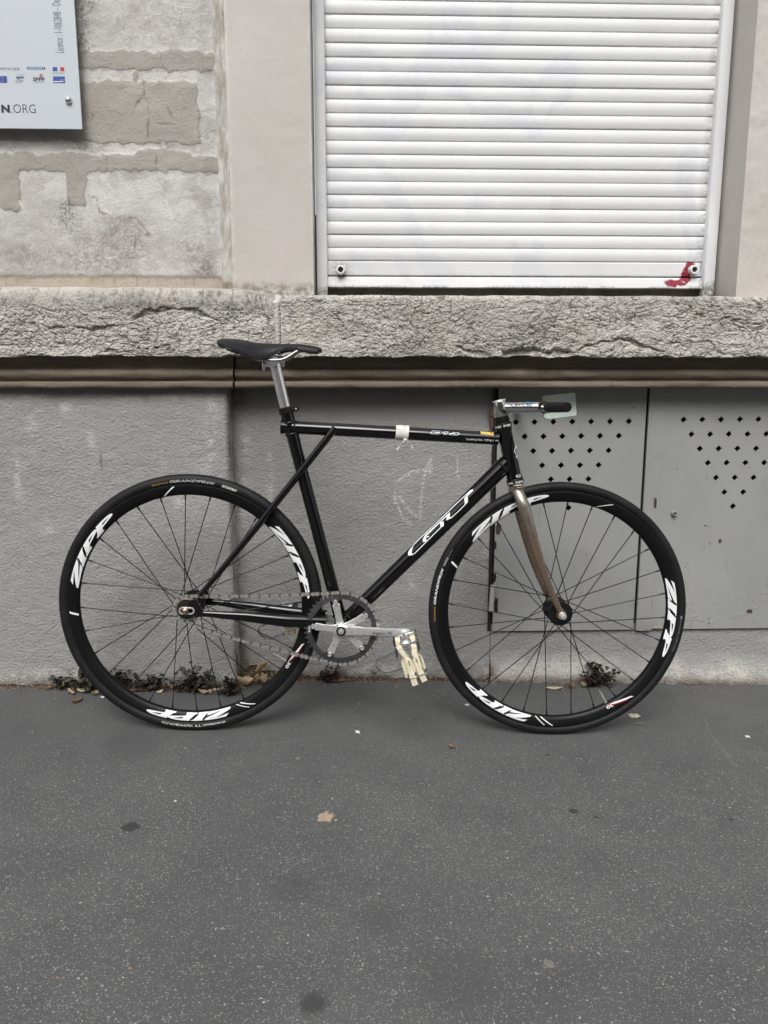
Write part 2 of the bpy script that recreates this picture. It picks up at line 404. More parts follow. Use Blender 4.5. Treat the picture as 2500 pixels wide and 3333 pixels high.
grid_obj('plinth_panel', np.stack([X, Yv, Z], -1), plinth_mat, bld, dict(worn=np.clip(worn, 0, 1), dirt=np.clip(dirt, 0, 1), chalk=X * 0))

# moulding under the ledge
def mould_mat():
    t = NT('weathered_moulding'); p = t.pos()
    n1 = t.noise(t.mapv(p, (1, 1, 5)), 5, 6, .65); n2 = t.noise(p, 60, 5, .65)
    c = t.ramp(n1, [(.25, (.10, .082, .063)), (.5, (.165, .133, .10)), (.75, (.23, .19, .148))])
    c = t.mix(t.ramp(n2, [(.58, 0.), (.75, .7)]), c, (.05, .043, .036))
    c = t.mix(t.ramp(t.noise(p, 25, 4, .7), [(.66, 0.), (.72, .6)]), c, (.25, .235, .21))
    return t.set(col=c, rough=.7, nrm=t.bump(t.math('ADD', n2, t.noise(p, 200, 3)), .8, .0015), spec=.3)
def ym(py, y=-.10): return at(600, py, y).z
prof = [(-.010, ym(1152)), (-.078, ym(1152)), (-.080, ym(1188)), (-.082, ym(1193)), (-.078, ym(1197)), (-.091, ym(1203)), (-.097, ym(1213)), (-.096, ym(1224)), (-.088, ym(1234)), (-.080, ym(1238)),
        (-.082, ym(1241)), (-.103, ym(1243)), (-.105, ym(1250)), (-.104, ym(1260)), (-.098, ym(1264)), (-.06, ym(1265)), (-.01, ym(1265))]
pr = np.array(prof); tt = np.linspace(0, 1, 60); seg = np.r_[0, np.cumsum(np.hypot(*np.diff(pr, axis=0).T))]; seg /= seg[-1]
py_, pz_ = np.interp(tt, seg, pr[:, 0]), np.interp(tt, seg, pr[:, 1])
def mould(x0, x1, dy):
    nx = int((x1 - x0) / .008); xx = np.linspace(x0, x1, nx)
    X = np.tile(xx, (60, 1)); D = (fbm(X * 14, tt[:, None] * 20 + X * 0, 4, 8) - .5) * .006
    grid_obj('moulding', np.stack([X, py_[:, None] + D + dy, pz_[:, None] + D * .6], -1), mould_mat_, bld)
mould_mat_ = mould_mat()
XJ = at(735, 1220, -.10).x
mould(-1.8, XJ + .018, .004); mould(XJ + .022, 2.1, .014)

# rough limestone ledge, two blocks and the mortar between them
def stone_mat():
    t = NT('rough_limestone'); p = t.pos()
    n1 = t.noise(t.mapv(p, (1, 1, 2.2)), 3.2, 6, .65); n2 = t.noise(t.mapv(p, (1, 1, 1.8)), 45, 6, .7, .5); n3 = t.noise(p, 240, 3, .6)
    c = t.ramp(n1, [(.25, (.42, .39, .35)), (.5, (.54, .51, .47)), (.75, (.66, .63, .59))])
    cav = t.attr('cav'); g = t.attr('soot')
    c = t.mix(t.math('MULTIPLY', g, t.ramp(n2, [(.35, .25), (.62, .95)])), c, (.155, .150, .142))
    c = t.mix(t.ramp(n2, [(.60, 0.), (.70, .55)]), c, (.20, .19, .17))
    c = t.mix(t.math('MULTIPLY', t.ramp(t.noise(p, 9, 4, .6), [(.55, 0.), (.75, .5)]), 1.), c, (.44, .38, .32))
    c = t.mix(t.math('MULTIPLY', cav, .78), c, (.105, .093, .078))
    h = t.math('ADD', t.math('MULTIPLY', n2, .5), t.math('ADD', t.math('MULTIPLY', n3, .5), t.math('MULTIPLY', t.vor(p, 210), .5)))
    c = t.mix(t.ramp(n3, [(.56, 0.), (.70, .55)]), c, (.17, .155, .135))
    return t.set(col=c, rough=.82, nrm=t.bump(h, 1.0, .0050), spec=.25)
stone = stone_mat()
Y_LF = -.126
ZB = lambda x: 0
def ledge(x0, x1, zt, zb, name, seed, rnd_top, parent=bld, pits=()):
    step = .0026; nx = int((x1 - x0) / step)
    xx = np.linspace(x0, x1, nx); top = zt(xx); bot = zb(xx)
    # profile parameter: back top -> edge -> face -> bottom edge -> underside
    rows = []
    nT, nF, nB = 20, int(.19 / step), 14
    s = np.linspace(0, 1, nT)[:, None]
    R_ = rnd_top(xx)[None, :]
    yb = .02
    Yt = yb + (Y_LF + R_ - yb) * s; Zt = top[None, :] + 0 * s + (1 - s) * .012
    a = np.linspace(0, PI / 2, 12)[1:, None]
    Yr = Y_LF + R_ * (1 - np.sin(a)); Zr = top[None, :] - R_ * (1 - np.cos(a))
    s = np.linspace(0, 1, nF)[1:, None]
    zs = top - R_[0]
    Yf = Y_LF + 0 * s + 0 * R_; Zf = zs[None, :] + (bot - zs)[None, :] * s
    s = np.linspace(0, 1, nB)[1:, None]
    Yu = Y_LF + (.0 - Y_LF) * s + 0 * R_; Zu = bot[None, :] + 0 * s
    Yv = np.concatenate([Yt, Yr, Yf, Yu]); Zv = np.concatenate([Zt, Zr, Zf, Zu]); X = np.tile(xx, (len(Yv), 1))
    arc = Zv - (Yv - Y_LF)                                   # unrolled coordinate
    u = X + (fbm(X * 9, arc * 9, 3, seed) - .5) * .10; v = arc + (fbm(X * 9 + 5, arc * 9, 3, seed + 3) - .5) * .05
    coarse = fbm(u * 7, v * 16, 4, seed) - .5
    m = fbm(u * 30, v * 62, 4, seed + 9)
    ridge = 1 - np.abs(2 * m - 1)
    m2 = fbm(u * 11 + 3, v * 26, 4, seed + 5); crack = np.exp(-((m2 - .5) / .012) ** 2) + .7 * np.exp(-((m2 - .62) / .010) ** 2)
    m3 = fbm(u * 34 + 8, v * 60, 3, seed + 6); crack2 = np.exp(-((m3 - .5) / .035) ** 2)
    gate = sst(.42, .60, fbm(X * 4, arc * 6, 3, seed + 2)); gate2 = sst(.35, .6, fbm(X * 6 + 9, arc * 9, 3, seed + 4))
    fine = fbm(X * 190, arc * 220, 2, seed + 1) - .5
    D = -coarse * .014 - (ridge - .5) * .0024 + crack * gate * .0038 + crack2 * gate2 * .0022 + fine * .0038
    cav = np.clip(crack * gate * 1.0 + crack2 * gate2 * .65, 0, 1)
    F1, F2 = worley(u * 40, v * 78, seed); wc = np.exp(-((F2 - F1) / .07) ** 2) * sst(.38, .52, fbm(X * 12, arc * 16, 3, seed + 7))
    G1, G2 = worley(u * 95, v * 160, seed + 1); wd = np.exp(-((G2 - G1) / .11) ** 2) * sst(.40, .60, fbm(X * 16 + 3, arc * 22, 3, seed + 8))
    D = D + wc * .0022 + wd * .0015 - (1 - np.clip(F1, 0, 1)) * .0018 * (vn(np.floor(u * 40), np.floor(v * 78), seed) - .2)
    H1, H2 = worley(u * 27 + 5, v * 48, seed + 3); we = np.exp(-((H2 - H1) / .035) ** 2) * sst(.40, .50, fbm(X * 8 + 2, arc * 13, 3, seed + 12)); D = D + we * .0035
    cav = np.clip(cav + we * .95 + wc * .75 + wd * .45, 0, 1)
    for (pl, w, dep) in pits:
        d = segd(X + (fbm(X * 40, Zv * 40, 3, 8) - .5) * .02, Zv + (fbm(X * 34, Zv * 34, 3, 6) - .5) * .022, P2(pl, Y_LF)); d = d + (fbm(X * 60, Zv * 60, 3, 3) - .5) * .008 + (vn(X * 28, Zv * 28, 5) - .5) * .012
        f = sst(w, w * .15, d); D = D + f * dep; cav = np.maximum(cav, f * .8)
    # fade towards the joint ends and square arris
    ends = np.minimum(sst(0, .02, X - x0), sst(0, .02, x1 - X))
    D = D * (.35 + .65 * ends) + (1 - ends) * .008
    face = np.clip((Y_LF + .035 - Yv) / .035, 0, 1)
    top_ = 1 - face
    under = np.zeros_like(X); under[-(nB - 1):] = 1
    Yo = Yv + D * (face * .95 + .05) * (1 - under * .4)
    Zo = Zv - D * top_ * .35 * (1 - under)
    edge = np.exp(-((Zv - bot[None, :]) / .006) ** 2)
    Zo = Zo + edge * (fbm(X * 26, X * 0, 4, seed) - .45) * .016 * (1 - under) + under * (fbm(X * 26, X * 0, 4, seed) - .45) * .016
    soot = sst(.02, .0, 0 * X) * 0
    return X, Yo, Zo, cav
zL = at(400, 931, Y_LF).z; zR = at(1600, 962, Y_LF).z; zBot = at(1250, 1161, Y_LF).z
XJ1 = at(893, 1080, Y_LF).x; XJ2 = at(914, 1080, Y_LF).x
xa = at(730, 935, Y_LF).x; xb = at(905, 962, Y_LF).x
ztl = lambda x: zL + (zR - zL) * sst(xa, xb, x) + (fbm(x * 14, x * 0, 3, 2) - .5) * .008
ztr = lambda x: zR + (fbm(x * 18, x * 0, 3, 4) - .5) * .005
zb_ = lambda x: zBot + 0 * x
pitsL = [([(230, 1065), (300, 1075), (400, 1058), (430, 1045), (470, 1020), (560, 1010), (640, 1012), (700, 1035), (720, 1045)], .0042, .007),
         ([(150, 1062), (240, 1073)], .004, .006), ([(330, 1150), (420, 1140)], .004, .005)]
pitsR = [([(1640, 1152), (1720, 1148), (1740, 1142), (1800, 1148), (1850, 1150)], .014, .016), ([(1850, 1148), (1920, 1125), (1980, 1105), (2060, 1112), (2120, 1140), (2170, 1145)], .005, .008),
         ([(1480, 1135), (1600, 1150)], .004, .006), ([(2380, 1120), (2480, 1112)], .004, .006)]
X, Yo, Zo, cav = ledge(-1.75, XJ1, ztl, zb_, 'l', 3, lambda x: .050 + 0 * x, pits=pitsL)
soot = np.clip(sst(.0, .05, Zo - (zBot + .085 + .05 * (fbm(X * 5, X * 0, 3, 7) - .5))) * .9, 0, 1) * sst(zL + .01, zL - .03, Zo) * (.55 + .9 * (fbm(X * 7, Zo * 16, 3, 9) - .3))
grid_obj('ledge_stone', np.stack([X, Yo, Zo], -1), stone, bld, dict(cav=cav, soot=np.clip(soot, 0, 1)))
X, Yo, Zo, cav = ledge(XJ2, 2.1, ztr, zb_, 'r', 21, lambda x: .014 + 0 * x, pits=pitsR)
soot = np.clip(fbm(X * 4, Zo * 9, 3, 5) * 1.6 - .75, 0, .55)
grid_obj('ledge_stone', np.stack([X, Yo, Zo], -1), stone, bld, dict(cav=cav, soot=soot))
# mortar joint
n = 90; zz = np.linspace(zBot + .002, zR + .006, n); xx = np.linspace(XJ1 - .004, XJ2 + .004, 12)
X, Z = np.meshgrid(xx, zz); Yj = Y_LF + .010 + (fbm(X * 90, Z * 60, 3, 3) - .5) * .007 + .05 * sst(zR - .02, zR + .006, Z) + .006 * sst(XJ1 + .008, XJ2, X)
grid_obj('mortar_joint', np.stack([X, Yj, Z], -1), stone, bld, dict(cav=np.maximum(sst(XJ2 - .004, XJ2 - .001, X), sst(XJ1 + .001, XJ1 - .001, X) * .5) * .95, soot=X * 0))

# ---- upper wall: old plaster with repairs
def plaster_mat():
    t = NT('old_plaster'); p = t.pos()
    n1 = t.noise(p, 5, 6, .65); n2 = t.noise(p, 40, 6, .7, .3); n3 = t.noise(p, 160, 4, .65); n4 = t.noise(p, 14, 5, .65, .6)
    edge = t.math('ADD', t.attr('patch'), t.math('MULTIPLY', t.math('SUBTRACT', n2, .5), .5))
    pf = t.ramp(edge, [(.47, 0.), (.53, 1.)])
    white = t.mix(t.ramp(n1, [(.3, 0.), (.7, 1.)]), (.50, .485, .46), (.64, .625, .605))
    white = t.mix(t.ramp(n4, [(.48, 0.), (.64, .7)]), white, (.40, .375, .345))
    white = t.mix(t.ramp(n3, [(.60, 0.), (.74, .6)]), white, (.38, .36, .33))
    grey = t.mix(t.ramp(n1, [(.3, 0.), (.7, 1.)]), (.335, .310, .278), (.405, .380, .345))
    grey = t.mix(t.ramp(n3, [(.62, 0.), (.72, .4)]), grey, (.26, .235, .205))
    c = t.mix(pf, white, grey)
    st = t.math('MULTIPLY', t.attr('stain'), t.ramp(t.math('ADD', t.math('MULTIPLY', n2, .6), t.math('MULTIPLY', n3, .5)), [(.42, 0.), (.62, 1.)]))
    c = t.mix(st, c, (.33, .295, .275))
    dk = t.math('MULTIPLY', t.attr('dark'), t.ramp(n3, [(.40, 0.), (.60, 1.)]))
    c = t.mix(dk, c, (.15, .145, .135))
    c = t.mix(t.math('MULTIPLY', t.attr('tan'), t.ramp(n2, [(.3, .6), (.6, 1.)])), c, (.42, .36, .285))
    c = t.mix(t.attr('crackl'), c, (.16, .145, .125))
    rim = t.ramp(edge, [(.44, 0.), (.50, 1.), (.56, 0.)])
    c = t.mix(t.math('MULTIPLY', rim, .22), c, (.25, .225, .20))
    h = t.math('ADD', t.math('ADD', t.math('MULTIPLY', pf, 1.2), n2), t.math('MULTIPLY', n3, .9))
    return t.set(col=c, rough=.85, nrm=t.bump(h, .9, .0028), spec=.2)
plaster = plaster_mat()
YP = Y_UP
x0, x1 = -1.75, at(706, 450, YP).x
z0, z1 = zBot + .12, 2.6
zf = 1.95
nx = int((x1 - x0) / .004); X, Z = np.meshgrid(np.linspace(x0, x1, nx), np.r_[np.linspace(z0, zf, 200), np.linspace(zf + .02, z1, 10)])
q = lambda pts: [(a / 1.58, b / 1.58) for a, b in pts]
polys = [q([(395, 270), (540, 262), (700, 268), (1000, 262), (1090, 268), (1095, 362), (900, 366), (700, 358), (560, 352), (395, 358)]),
         q([(-300, 430), (425, 430), (520, 420), (545, 412), (690, 420), (688, 375), (700, 372), (712, 420), (880, 418), (1018, 425), (1030, 600), (1038, 745), (700, 738), (400, 735), (300, 728), (0, 725), (-300, 720)]),
         q([(-300, 800), (0, 785), (60, 790), (130, 770), (200, 795), (330, 780), (480, 795), (650, 800), (760, 770), (880, 765), (930, 775), (1000, 800), (1120, 806), (1120, 885), (900, 888), (600, 880), (440, 880), (440, 1055), (350, 1055), (335, 880), (200, 882), (95, 878), (98, 1085), (0, 1070), (-100, 1080), (-100, 900), (-300, 890)])]
patch = np.full(X.shape, -9.)
for pl in polys: patch = np.maximum(patch, inpoly(X, Z, P2(pl, YP)))
pm = np.clip(.5 + (patch + (fbm(X * 26, Z * 26, 3, 12) - .5) * .014 + (fbm(X * 75, Z * 75, 3, 2) - .5) * .014) / .008, 0, 1)
def bl(a, b, rx, ry): return blob(X, Z, a / 1.58, b / 1.58, rx / 1.58, ry / 1.58, YP)
stain = bl(620, 1230, 160, 90) + bl(560, 1310, 150, 80) + bl(980, 1280, 110, 90) + bl(640, 1140, 120, 40) * .7 + bl(100, 1310, 60, 50) + bl(250, 1200, 110, 160) * .55 + bl(350, 1350, 300, 60) * .8 + bl(1050, 1380, 60, 60) + bl(800, 120, 260, 140) * .55
stain += bl(-200, 1200, 160, 160)
dark = bl(430, 60, 40, 120) + bl(450, 20, 60, 30) + bl(350, 1110, 45, 70) * 1.0 + bl(330, 1080, 20, 50) + bl(860, 750, 40, 14) + bl(420, 760, 110, 14) + bl(1050, 1390, 50, 30) * .9 + bl(640, 138, 10, 7) + bl(430, 240, 40, 60) * .7 + bl(950, 120, 60, 160) * .25 + bl(60, 760, 60, 20) * .6
tan = sst(at(300, 899, YP).z + .006, at(300, 905, YP).z, Z + (fbm(X * 30, X * 0, 3, 2) - .5) * .012)
crk = np.zeros_like(X)
for pl in [[(835, 270), (833, 300), (840, 345)], [(740, 425), (742, 490), (765, 530), (768, 600), (763, 660), (762, 710)], [(742, 490), (700, 540), (680, 590)], [(865, 555), (890, 610)], [(770, 632), (900, 640)], [(480, 590), (474, 620)],
           [(548, 805), (548, 875)], [(804, 800), (806, 880)], [(440, 1000), (500, 1020), (510, 1090), (600, 1120), (700, 1120), (740, 1170), (770, 1205), (700, 1215), (690, 1290)], [(350, 1020), (355, 1055), (440, 1055)]]:
    d = segd(X, Z, P2(q(pl), YP)) + (fbm(X * 70, Z * 70, 2, 3) - .5) * .006; crk = np.maximum(crk, sst(.0030, .0, d) * .8)
for a in range(-300, 1120, 52):
    a2 = a + 14 * math.sin(a * 1.7); d = segd(X, Z, P2(q([(a2, 1432), (a2 + 3, 1466)]), YP)); crk = np.maximum(crk, sst(.0028, .0, d) * .40 * (fbm(X * 20, Z * 40, 3, 4) > .42))
low = at(300, 925, YP).z
D = (fbm(X * 6, Z * 6, 4, 3) - .5) * .012 + (fbm(X * 45, Z * 45, 3, 5) - .5) * .003 - pm * .0025 + tan * .005
xe = x1 - X
D = D + sst(.05, .0, xe) * .012 * (.6 + fbm(X * 9, Z * 14, 3, 2))
grid_obj('plaster_wall', np.stack([X, YP + D, Z], -1), plaster, bld, dict(patch=pm, stain=np.clip(stain, 0, 1) * (1 - tan), dark=np.clip(dark, 0, 1) * .8, tan=tan, crackl=np.clip(crk, 0, 1)))
tw_ = NT('whitewash'); pw_ = tw_.pos(); a1_ = tw_.noise(tw_.mapv(pw_, (1, 1, .25)), 60, 5, .7); a2_ = tw_.noise(pw_, 18, 4, .6)
cw_ = tw_.mix(tw_.ramp(a1_, [(.42, 0.), (.62, 1.)]), (.52, .48, .42), (.80, .79, .765)); cw_ = tw_.mix(tw_.ramp(a2_, [(.60, 0.), (.72, .7)]), cw_, (.38, .33, .26))
cw_ = tw_.mix(tw_.attr('tan'), cw_, (.38, .32, .25)); whitewash = tw_.set(col=cw_, rough=.8, nrm=tw_.bump(a1_, .9, .003), spec=.25)
# rough whitewashed corner strip between plaster and pier
x2 = at(742, 450, YP + .035).x
X, Z = np.meshgrid(np.linspace(x1 - .001, x2, 14), np.linspace(z0, z1, 420))
s = (X - x1) / (x2 - x1)
Yc = YP + .010 + s * .028 + (fbm(X * 60, Z * 18, 4, 5) - .5) * .010
grid_obj('corner_strip', np.stack([X, Yc, Z], -1), whitewash, bld, dict(patch=np.clip(fbm(X * 50, Z * 12, 4, 3) * 2.2 - 1.05, 0, 1) * .9, stain=X * 0, dark=X * 0, tan=sst(at(300, 905, YP).z, at(300, 920, YP).z, Z), crackl=sst(.03, .0, s) * .5 * (fbm(X * 0, Z * 12, 3, 2) > .5)))
# smooth painted pier
def pier_mat():
    t = NT('painted_pier'); p = t.pos(); n1 = t.noise(t.mapv(p, (1.4, 1, .8)), 3.0, 5, .6); n2 = t.noise(p, 60, 5, .7); n3 = t.noise(p, 300, 3)
    c = t.ramp(n1, [(.28, (.47, .46, .41)), (.5, (.49, .455, .425)), (.72, (.53, .49, .465))])
    c = t.mix(t.ramp(t.noise(p, 55, 3, .6), [(.735, 0.), (.76, .55)]), c, (.13, .125, .12))
    c = t.mix(t.math('MULTIPLY', t.attr('worn'), t.ramp(n2, [(.40, 0.), (.56, 1.)])), c, (.62, .595, .55))
    c = t.mix(t.math('MULTIPLY', t.attr('dirt'), t.ramp(n2, [(.40, 0.), (.60, .9)])), c, (.17, .14, .11))
    return t.set(col=c, rough=.55, nrm=t.bump(t.math('ADD', n2, t.math('MULTIPLY', n3, .4)), .6, .0012), spec=.35)
pier = pier_mat()
YPi = YP + .038
x3 = at(1014, 480, YPi).x
def pierface(xa, xb, y, zlow, name='pier_face', worn=None):
    nx = max(3, int((xb - xa) / .006)); X, Z = np.meshgrid(np.linspace(xa, xb, nx), np.r_[np.linspace(zlow, 1.95, 190), np.linspace(1.98, 2.6, 8)])
    D = (fbm(X * 3, Z * 2, 3, 8) - .5) * .006 + (fbm(X * 40, Z * 40, 3, 8) - .5) * .0012
    dz = Z - at(850, 945, y).z
    w = sst(.03, .0, dz) * .0 + sst(.012, 0, X - xa) * .9 * (fbm(X * 20, Z * 9, 3, 5) > .3) + sst(.005, 0, xb - X) * .9 * (fbm(X * 20, Z * 12, 3, 6) > .5)
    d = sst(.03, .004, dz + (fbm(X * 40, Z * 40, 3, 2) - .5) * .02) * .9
    grid_obj(name, np.stack([X, y + D, Z], -1), pier, bld, dict(worn=np.clip(w, 0, 1), dirt=np.clip(d, 0, 1)))
pierface(x2, x3, YPi, z0)
# left reveal of the window opening and the opening's back sill
yb = Y_SH + .05
def reveal(x, ya, yb_, wornv, name='window_reveal', m=None):
    Yg, Zg = np.meshgrid(np.linspace(ya, yb_, 30), np.r_[np.linspace(z0, 1.95, 160), np.linspace(1.98, 2.6, 8)])
    Xg = x + (fbm(Yg * 20, Zg * 20, 3, 4) - .5) * .002
    grid_obj(name, np.stack([Xg, Yg, Zg], -1), m or pier, bld, dict(worn=Yg * 0 + wornv, dirt=sst(zR + .05, zR, Zg + (fbm(Yg * 20, Zg * 20, 3, 4) - .5) * .05) * .5))
reveal(x3, YPi + .002, yb, .8)
xr1 = at(2396, 960, YP).x
reveal(xr1, YP + .002, yb, .0)
# wall right of the window
nx = 150; X, Z = np.meshgrid(np.linspace(xr1, 2.1, nx), np.r_[np.linspace(z0, 1.95, 200), np.linspace(1.98, 2.6, 8)])
D = (fbm(X * 5, Z * 5, 4, 13) - .5) * .008 + (fbm(X * 35, Z * 35, 3, 5) - .5) * .0025
grid_obj('pier_face', np.stack([X, YP + D, Z], -1), pier, bld, dict(worn=np.clip(fbm(X * 9, Z * 14, 4, 9) * 1.5 - .35, 0, 1) * .7, dirt=X * 0))
MB().box((x3 - .02, Y_SH - .01, zR - .08), (xr1 + .02, Y_SH + .12, zR - .030)).build('inner_sill', simple('grey_sill', (.34, .31, .28), .8, var=.4, vscale=40, bumpd=.001), bld)
MB().box((x3 - .02, Y_SH + .022, zR - .04), (xr1 + .02, Y_SH + .030, zR + .25)).build('recess_back', simple('recess_back', (.30, .27, .24), .85, var=.35, vscale=18), bld)
MB().box((-1.75, .03, -.1), (2.1, .06, 1.0)).build('wall_core', simple('wall_core', (.03, .028, .026), .9), bld)

# ------------------------------------------------------------------ roller shutter
def shutter_mat(name='shutter_paint', red=False):
    t = NT(name); p = t.pos()
    n1 = t.noise(p, 4, 5, .6); n2 = t.noise(p, 120, 4, .6); n3 = t.noise(t.mapv(p, (1, 1, 3)), 9, 6, .7)
    c = t.mix(t.ramp(n1, [(.3, 0.), (.7, 1.)]), (.64, .645, .645), (.72, .725, .725))
    ghost = t.ramp(t.noise(t.mapv(p, (1.3, 1, .9), loc=(2.3, 0, .4), rot=(0, .5, 0)), 2.6, 2, .4, 1.5), [(.56, 0.), (.60, 1.), (.66, 1.), (.70, 0.)])
    c = t.mix(t.math('MULTIPLY', t.math('MULTIPLY', ghost, t.ramp(n2, [(.3, .4), (.6, 1.)])), .38), c, (.52, .53, .60))
    c = t.mix(t.ramp(n3, [(.66, 0.), (.82, .35)]), c, (.45, .45, .44))
    c = t.mix(t.math('MULTIPLY', t.attr('grime'), t.ramp(n2, [(.38, .2), (.56, 1.)])), c, (.20, .19, .17))
    rn = t.noise(t.mapv(p, (1, 1, 1)), 75, 4, .75)
    ra = t.math('ADD', t.attr('red'), t.math('MULTIPLY', t.math('SUBTRACT', rn, .5), 1.5))
    c = t.mix(t.math('MULTIPLY', t.ramp(t.attr('red'), [(.10, 0.), (.25, 1.)]), t.ramp(ra, [(.50, 0.), (.60, 1.)])), c, t.mix(t.ramp(n2, [(.35, 0.), (.65, 1.)]), (.19, .006, .018), (.30, .03, .05)))
    return t.set(col=c, rough=.48, nrm=t.bump(n2, .7, .0007), spec=.4)
sm = shutter_mat()
sh = tag(empty('roller_shutter', at(1660, 939, Y_SH)), 'white painted aluminium roller shutter, closed over the window above the bicycle', 'shutter')
def shp(o):                                                # keep world-space meshes while parented to a moved empty
    o.parent = sh; o.matrix_parent_inverse = Matrix.Translation(-sh.location); return o
xg0, xg1 = at(1056, 480, Y_SH).x, at(2322, 480, Y_SH).x
zA, zB_ = at(1055, 44, Y_SH).z, at(1055, 847.5, Y_SH).z
pitch = (zA - zB_) / 18
prof = [(.006, 0), (.002, .0004), (.0003, .0012), (-.0006, .004), (-.0020, .011), (-.0029, .45 * pitch), (-.0024, pitch - .013), (-.0010, pitch - .005), (.0006, pitch - .0016), (.002, pitch - .0008), (.006, pitch - .0005)]
def slat_arrays(xa, xb):
    pr = np.array(prof); nx = 60; xx = np.linspace(xa, xb, nx)
    X = np.tile(xx, (len(pr), 1)); Yv = np.tile(pr[:, :1], (1, nx)); Zv = np.tile(pr[:, 1:], (1, nx))
    return X, Yv, Zv
first = None
for i in range(27):
    X, Yv, Zv = slat_arrays(xg0 - .004, xg1 + .004)
    wob = (fbm(X * 2 + i * 3.1, Zv * 0, 3, 5) - .5) * .0022
    gr = np.clip(sst(.03, .0, xg1 - X) * 1.0 * (fbm(X * 30 + i, Zv * 40 + i * 2.7, 3, 3) > .42) + sst(.022, 0, X - xg0) * .35, 0, 1)
    shp(grid_obj('slat', np.stack([X, Yv + Y_SH + wob + .001 * math.sin(i * 2.3), Zv + zB_ + i * pitch + wob * .3], -1), sm, None, dict(grime=gr, red=X * 0)))
# bottom bar: flat board, groove, angled foot rail
def bar(name, za, zb, ya, ybm, lip):
    xx = np.linspace(xg0 - .003, xg1 + .003, 500)
    prf = np.array([(ya + .02, za), (ya + .002, za), (ya, za + .002), ((ya + ybm) / 2, (za + zb) / 2), (ybm, zb - .003), (ybm + .003, zb - .0005), (ybm + .02, zb)])
    tt = np.linspace(0, 1, 46); sg = np.r_[0, np.cumsum(np.hypot(*np.diff(prf, axis=0).T))]; sg /= sg[-1]
    Yp = np.interp(tt, sg, prf[:, 0]); Zp = np.interp(tt, sg, prf[:, 1])
    X = np.tile(xx, (46, 1)); Yv = Yp[:, None] + (fbm(X * 3, X * 0, 3, 7) - .5) * .002; Zv = Zp[:, None] + 0 * X
    c2 = at(2240, 905, Y_SH)
    red = np.maximum(np.maximum(blob(X, Zv, 2246, 872, 30, 30, Y_SH) * 1.0, blob(X, Zv, 2196, 922, 50, 16, Y_SH) * .95), blob(X, Zv, 2230, 902, 24, 30, Y_SH) * 1.0) * (X < at(2290, 900, Y_SH).x)
    red *= 1 - .95 * ((Zv > at(2240, 899, Y_SH).z - .0035) & (Zv < at(2240, 899, Y_SH).z + .001) & (X < at(2215, 900, Y_SH).x))
    gr = np.clip(blob(X, Zv, 1110, 880, 30, 34, Y_SH) * 1.1 + sst(at(2268, 900, Y_SH).x, at(2280, 900, Y_SH).x, X) * .9 + sst(.012, .0, Zv - za) * lip * (fbm(X * 14, Zv * 50, 3, 9) > .40) * .9, 0, 1)
    shp(grid_obj(name, np.stack([X, Yv, Zv], -1), sm, None, dict(grime=gr * .85, red=np.clip(red, 0, 1))))
z900, z939 = at(1600, 900, Y_SH).z, at(1600, 939, Y_SH).z
bar('bottom_bar', z900 + .0015, zB_ - .0008, Y_SH - .001, Y_SH - .001, .2)
bar('foot_rail', z939, z900 - .0015, Y_SH - .010, Y_SH - .004, 1.0)
white = simple('white_plastic', (.74, .74, .72), .4, var=.06, vscale=40)
blackm = simple('deep_black', (.006, .006, .006), .8)
for px in (1109, 2252):
    c = at(px, 880, Y_SH)
    k = MB().lathe([(.0, -.002), (.0135, -.002), (.0135, -.018), (.0125, -.022), (.0085, -.0225), (.0075, -.019), (.0075, -.006), (0, -.006)], c, (0, 1, 0), 28).build('stop_knob', white); shp(k)
    h = MB().lathe([(0, 0), (.0078, 0), (.0078, .0008), (0, .0008)], c + Vector((0, -.0175, 0)), (0, 1, 0), 24).build('bore_shade', blackm); h.parent = k  # black disc stands for the shade inside the knob's hole
# guide rails
def rail(xa, xb, name, gv):
    xx = np.linspace(xa, xb, 10); zz = np.r_[np.linspace(zR - .02, 1.95, 200), np.linspace(1.97, 2.6, 6)]
    prf = [(xa, .03), (xa, .0), (xa + .0012, -.0012), (xb - .0012, -.0012), (xb, .0), (xb, .03)]
    Xp = np.array([a for a, b in prf]); Yp = np.array([b for a, b in prf])
    X = np.tile(Xp, (len(zz), 1)); Yv = np.tile(Yp, (len(zz), 1)) + Y_SH - .022; Zv = np.tile(zz[:, None], (1, 6))
    g_ = sst(zR + .055, zR + .035, Zv + (fbm(X * 90, Zv * 12, 3, 4) - .5) * .05) * gv
    shp(grid_obj(name, np.stack([X, Yv, Zv], -1), sm, None, dict(grime=g_, red=X * 0), smooth=False))
xl0 = at(1026, 480, Y_SH - .023).x; xl1 = at(1060.5, 480, Y_SH - .023).x
rail(xl0, xl1, 'guide_rail', .75)
xr0 = at(2323, 480, Y_SH - .023).x; xr_ = at(2358, 480, Y_SH - .023).x
rail(xr0, xr_, 'guide_rail', 1.0)

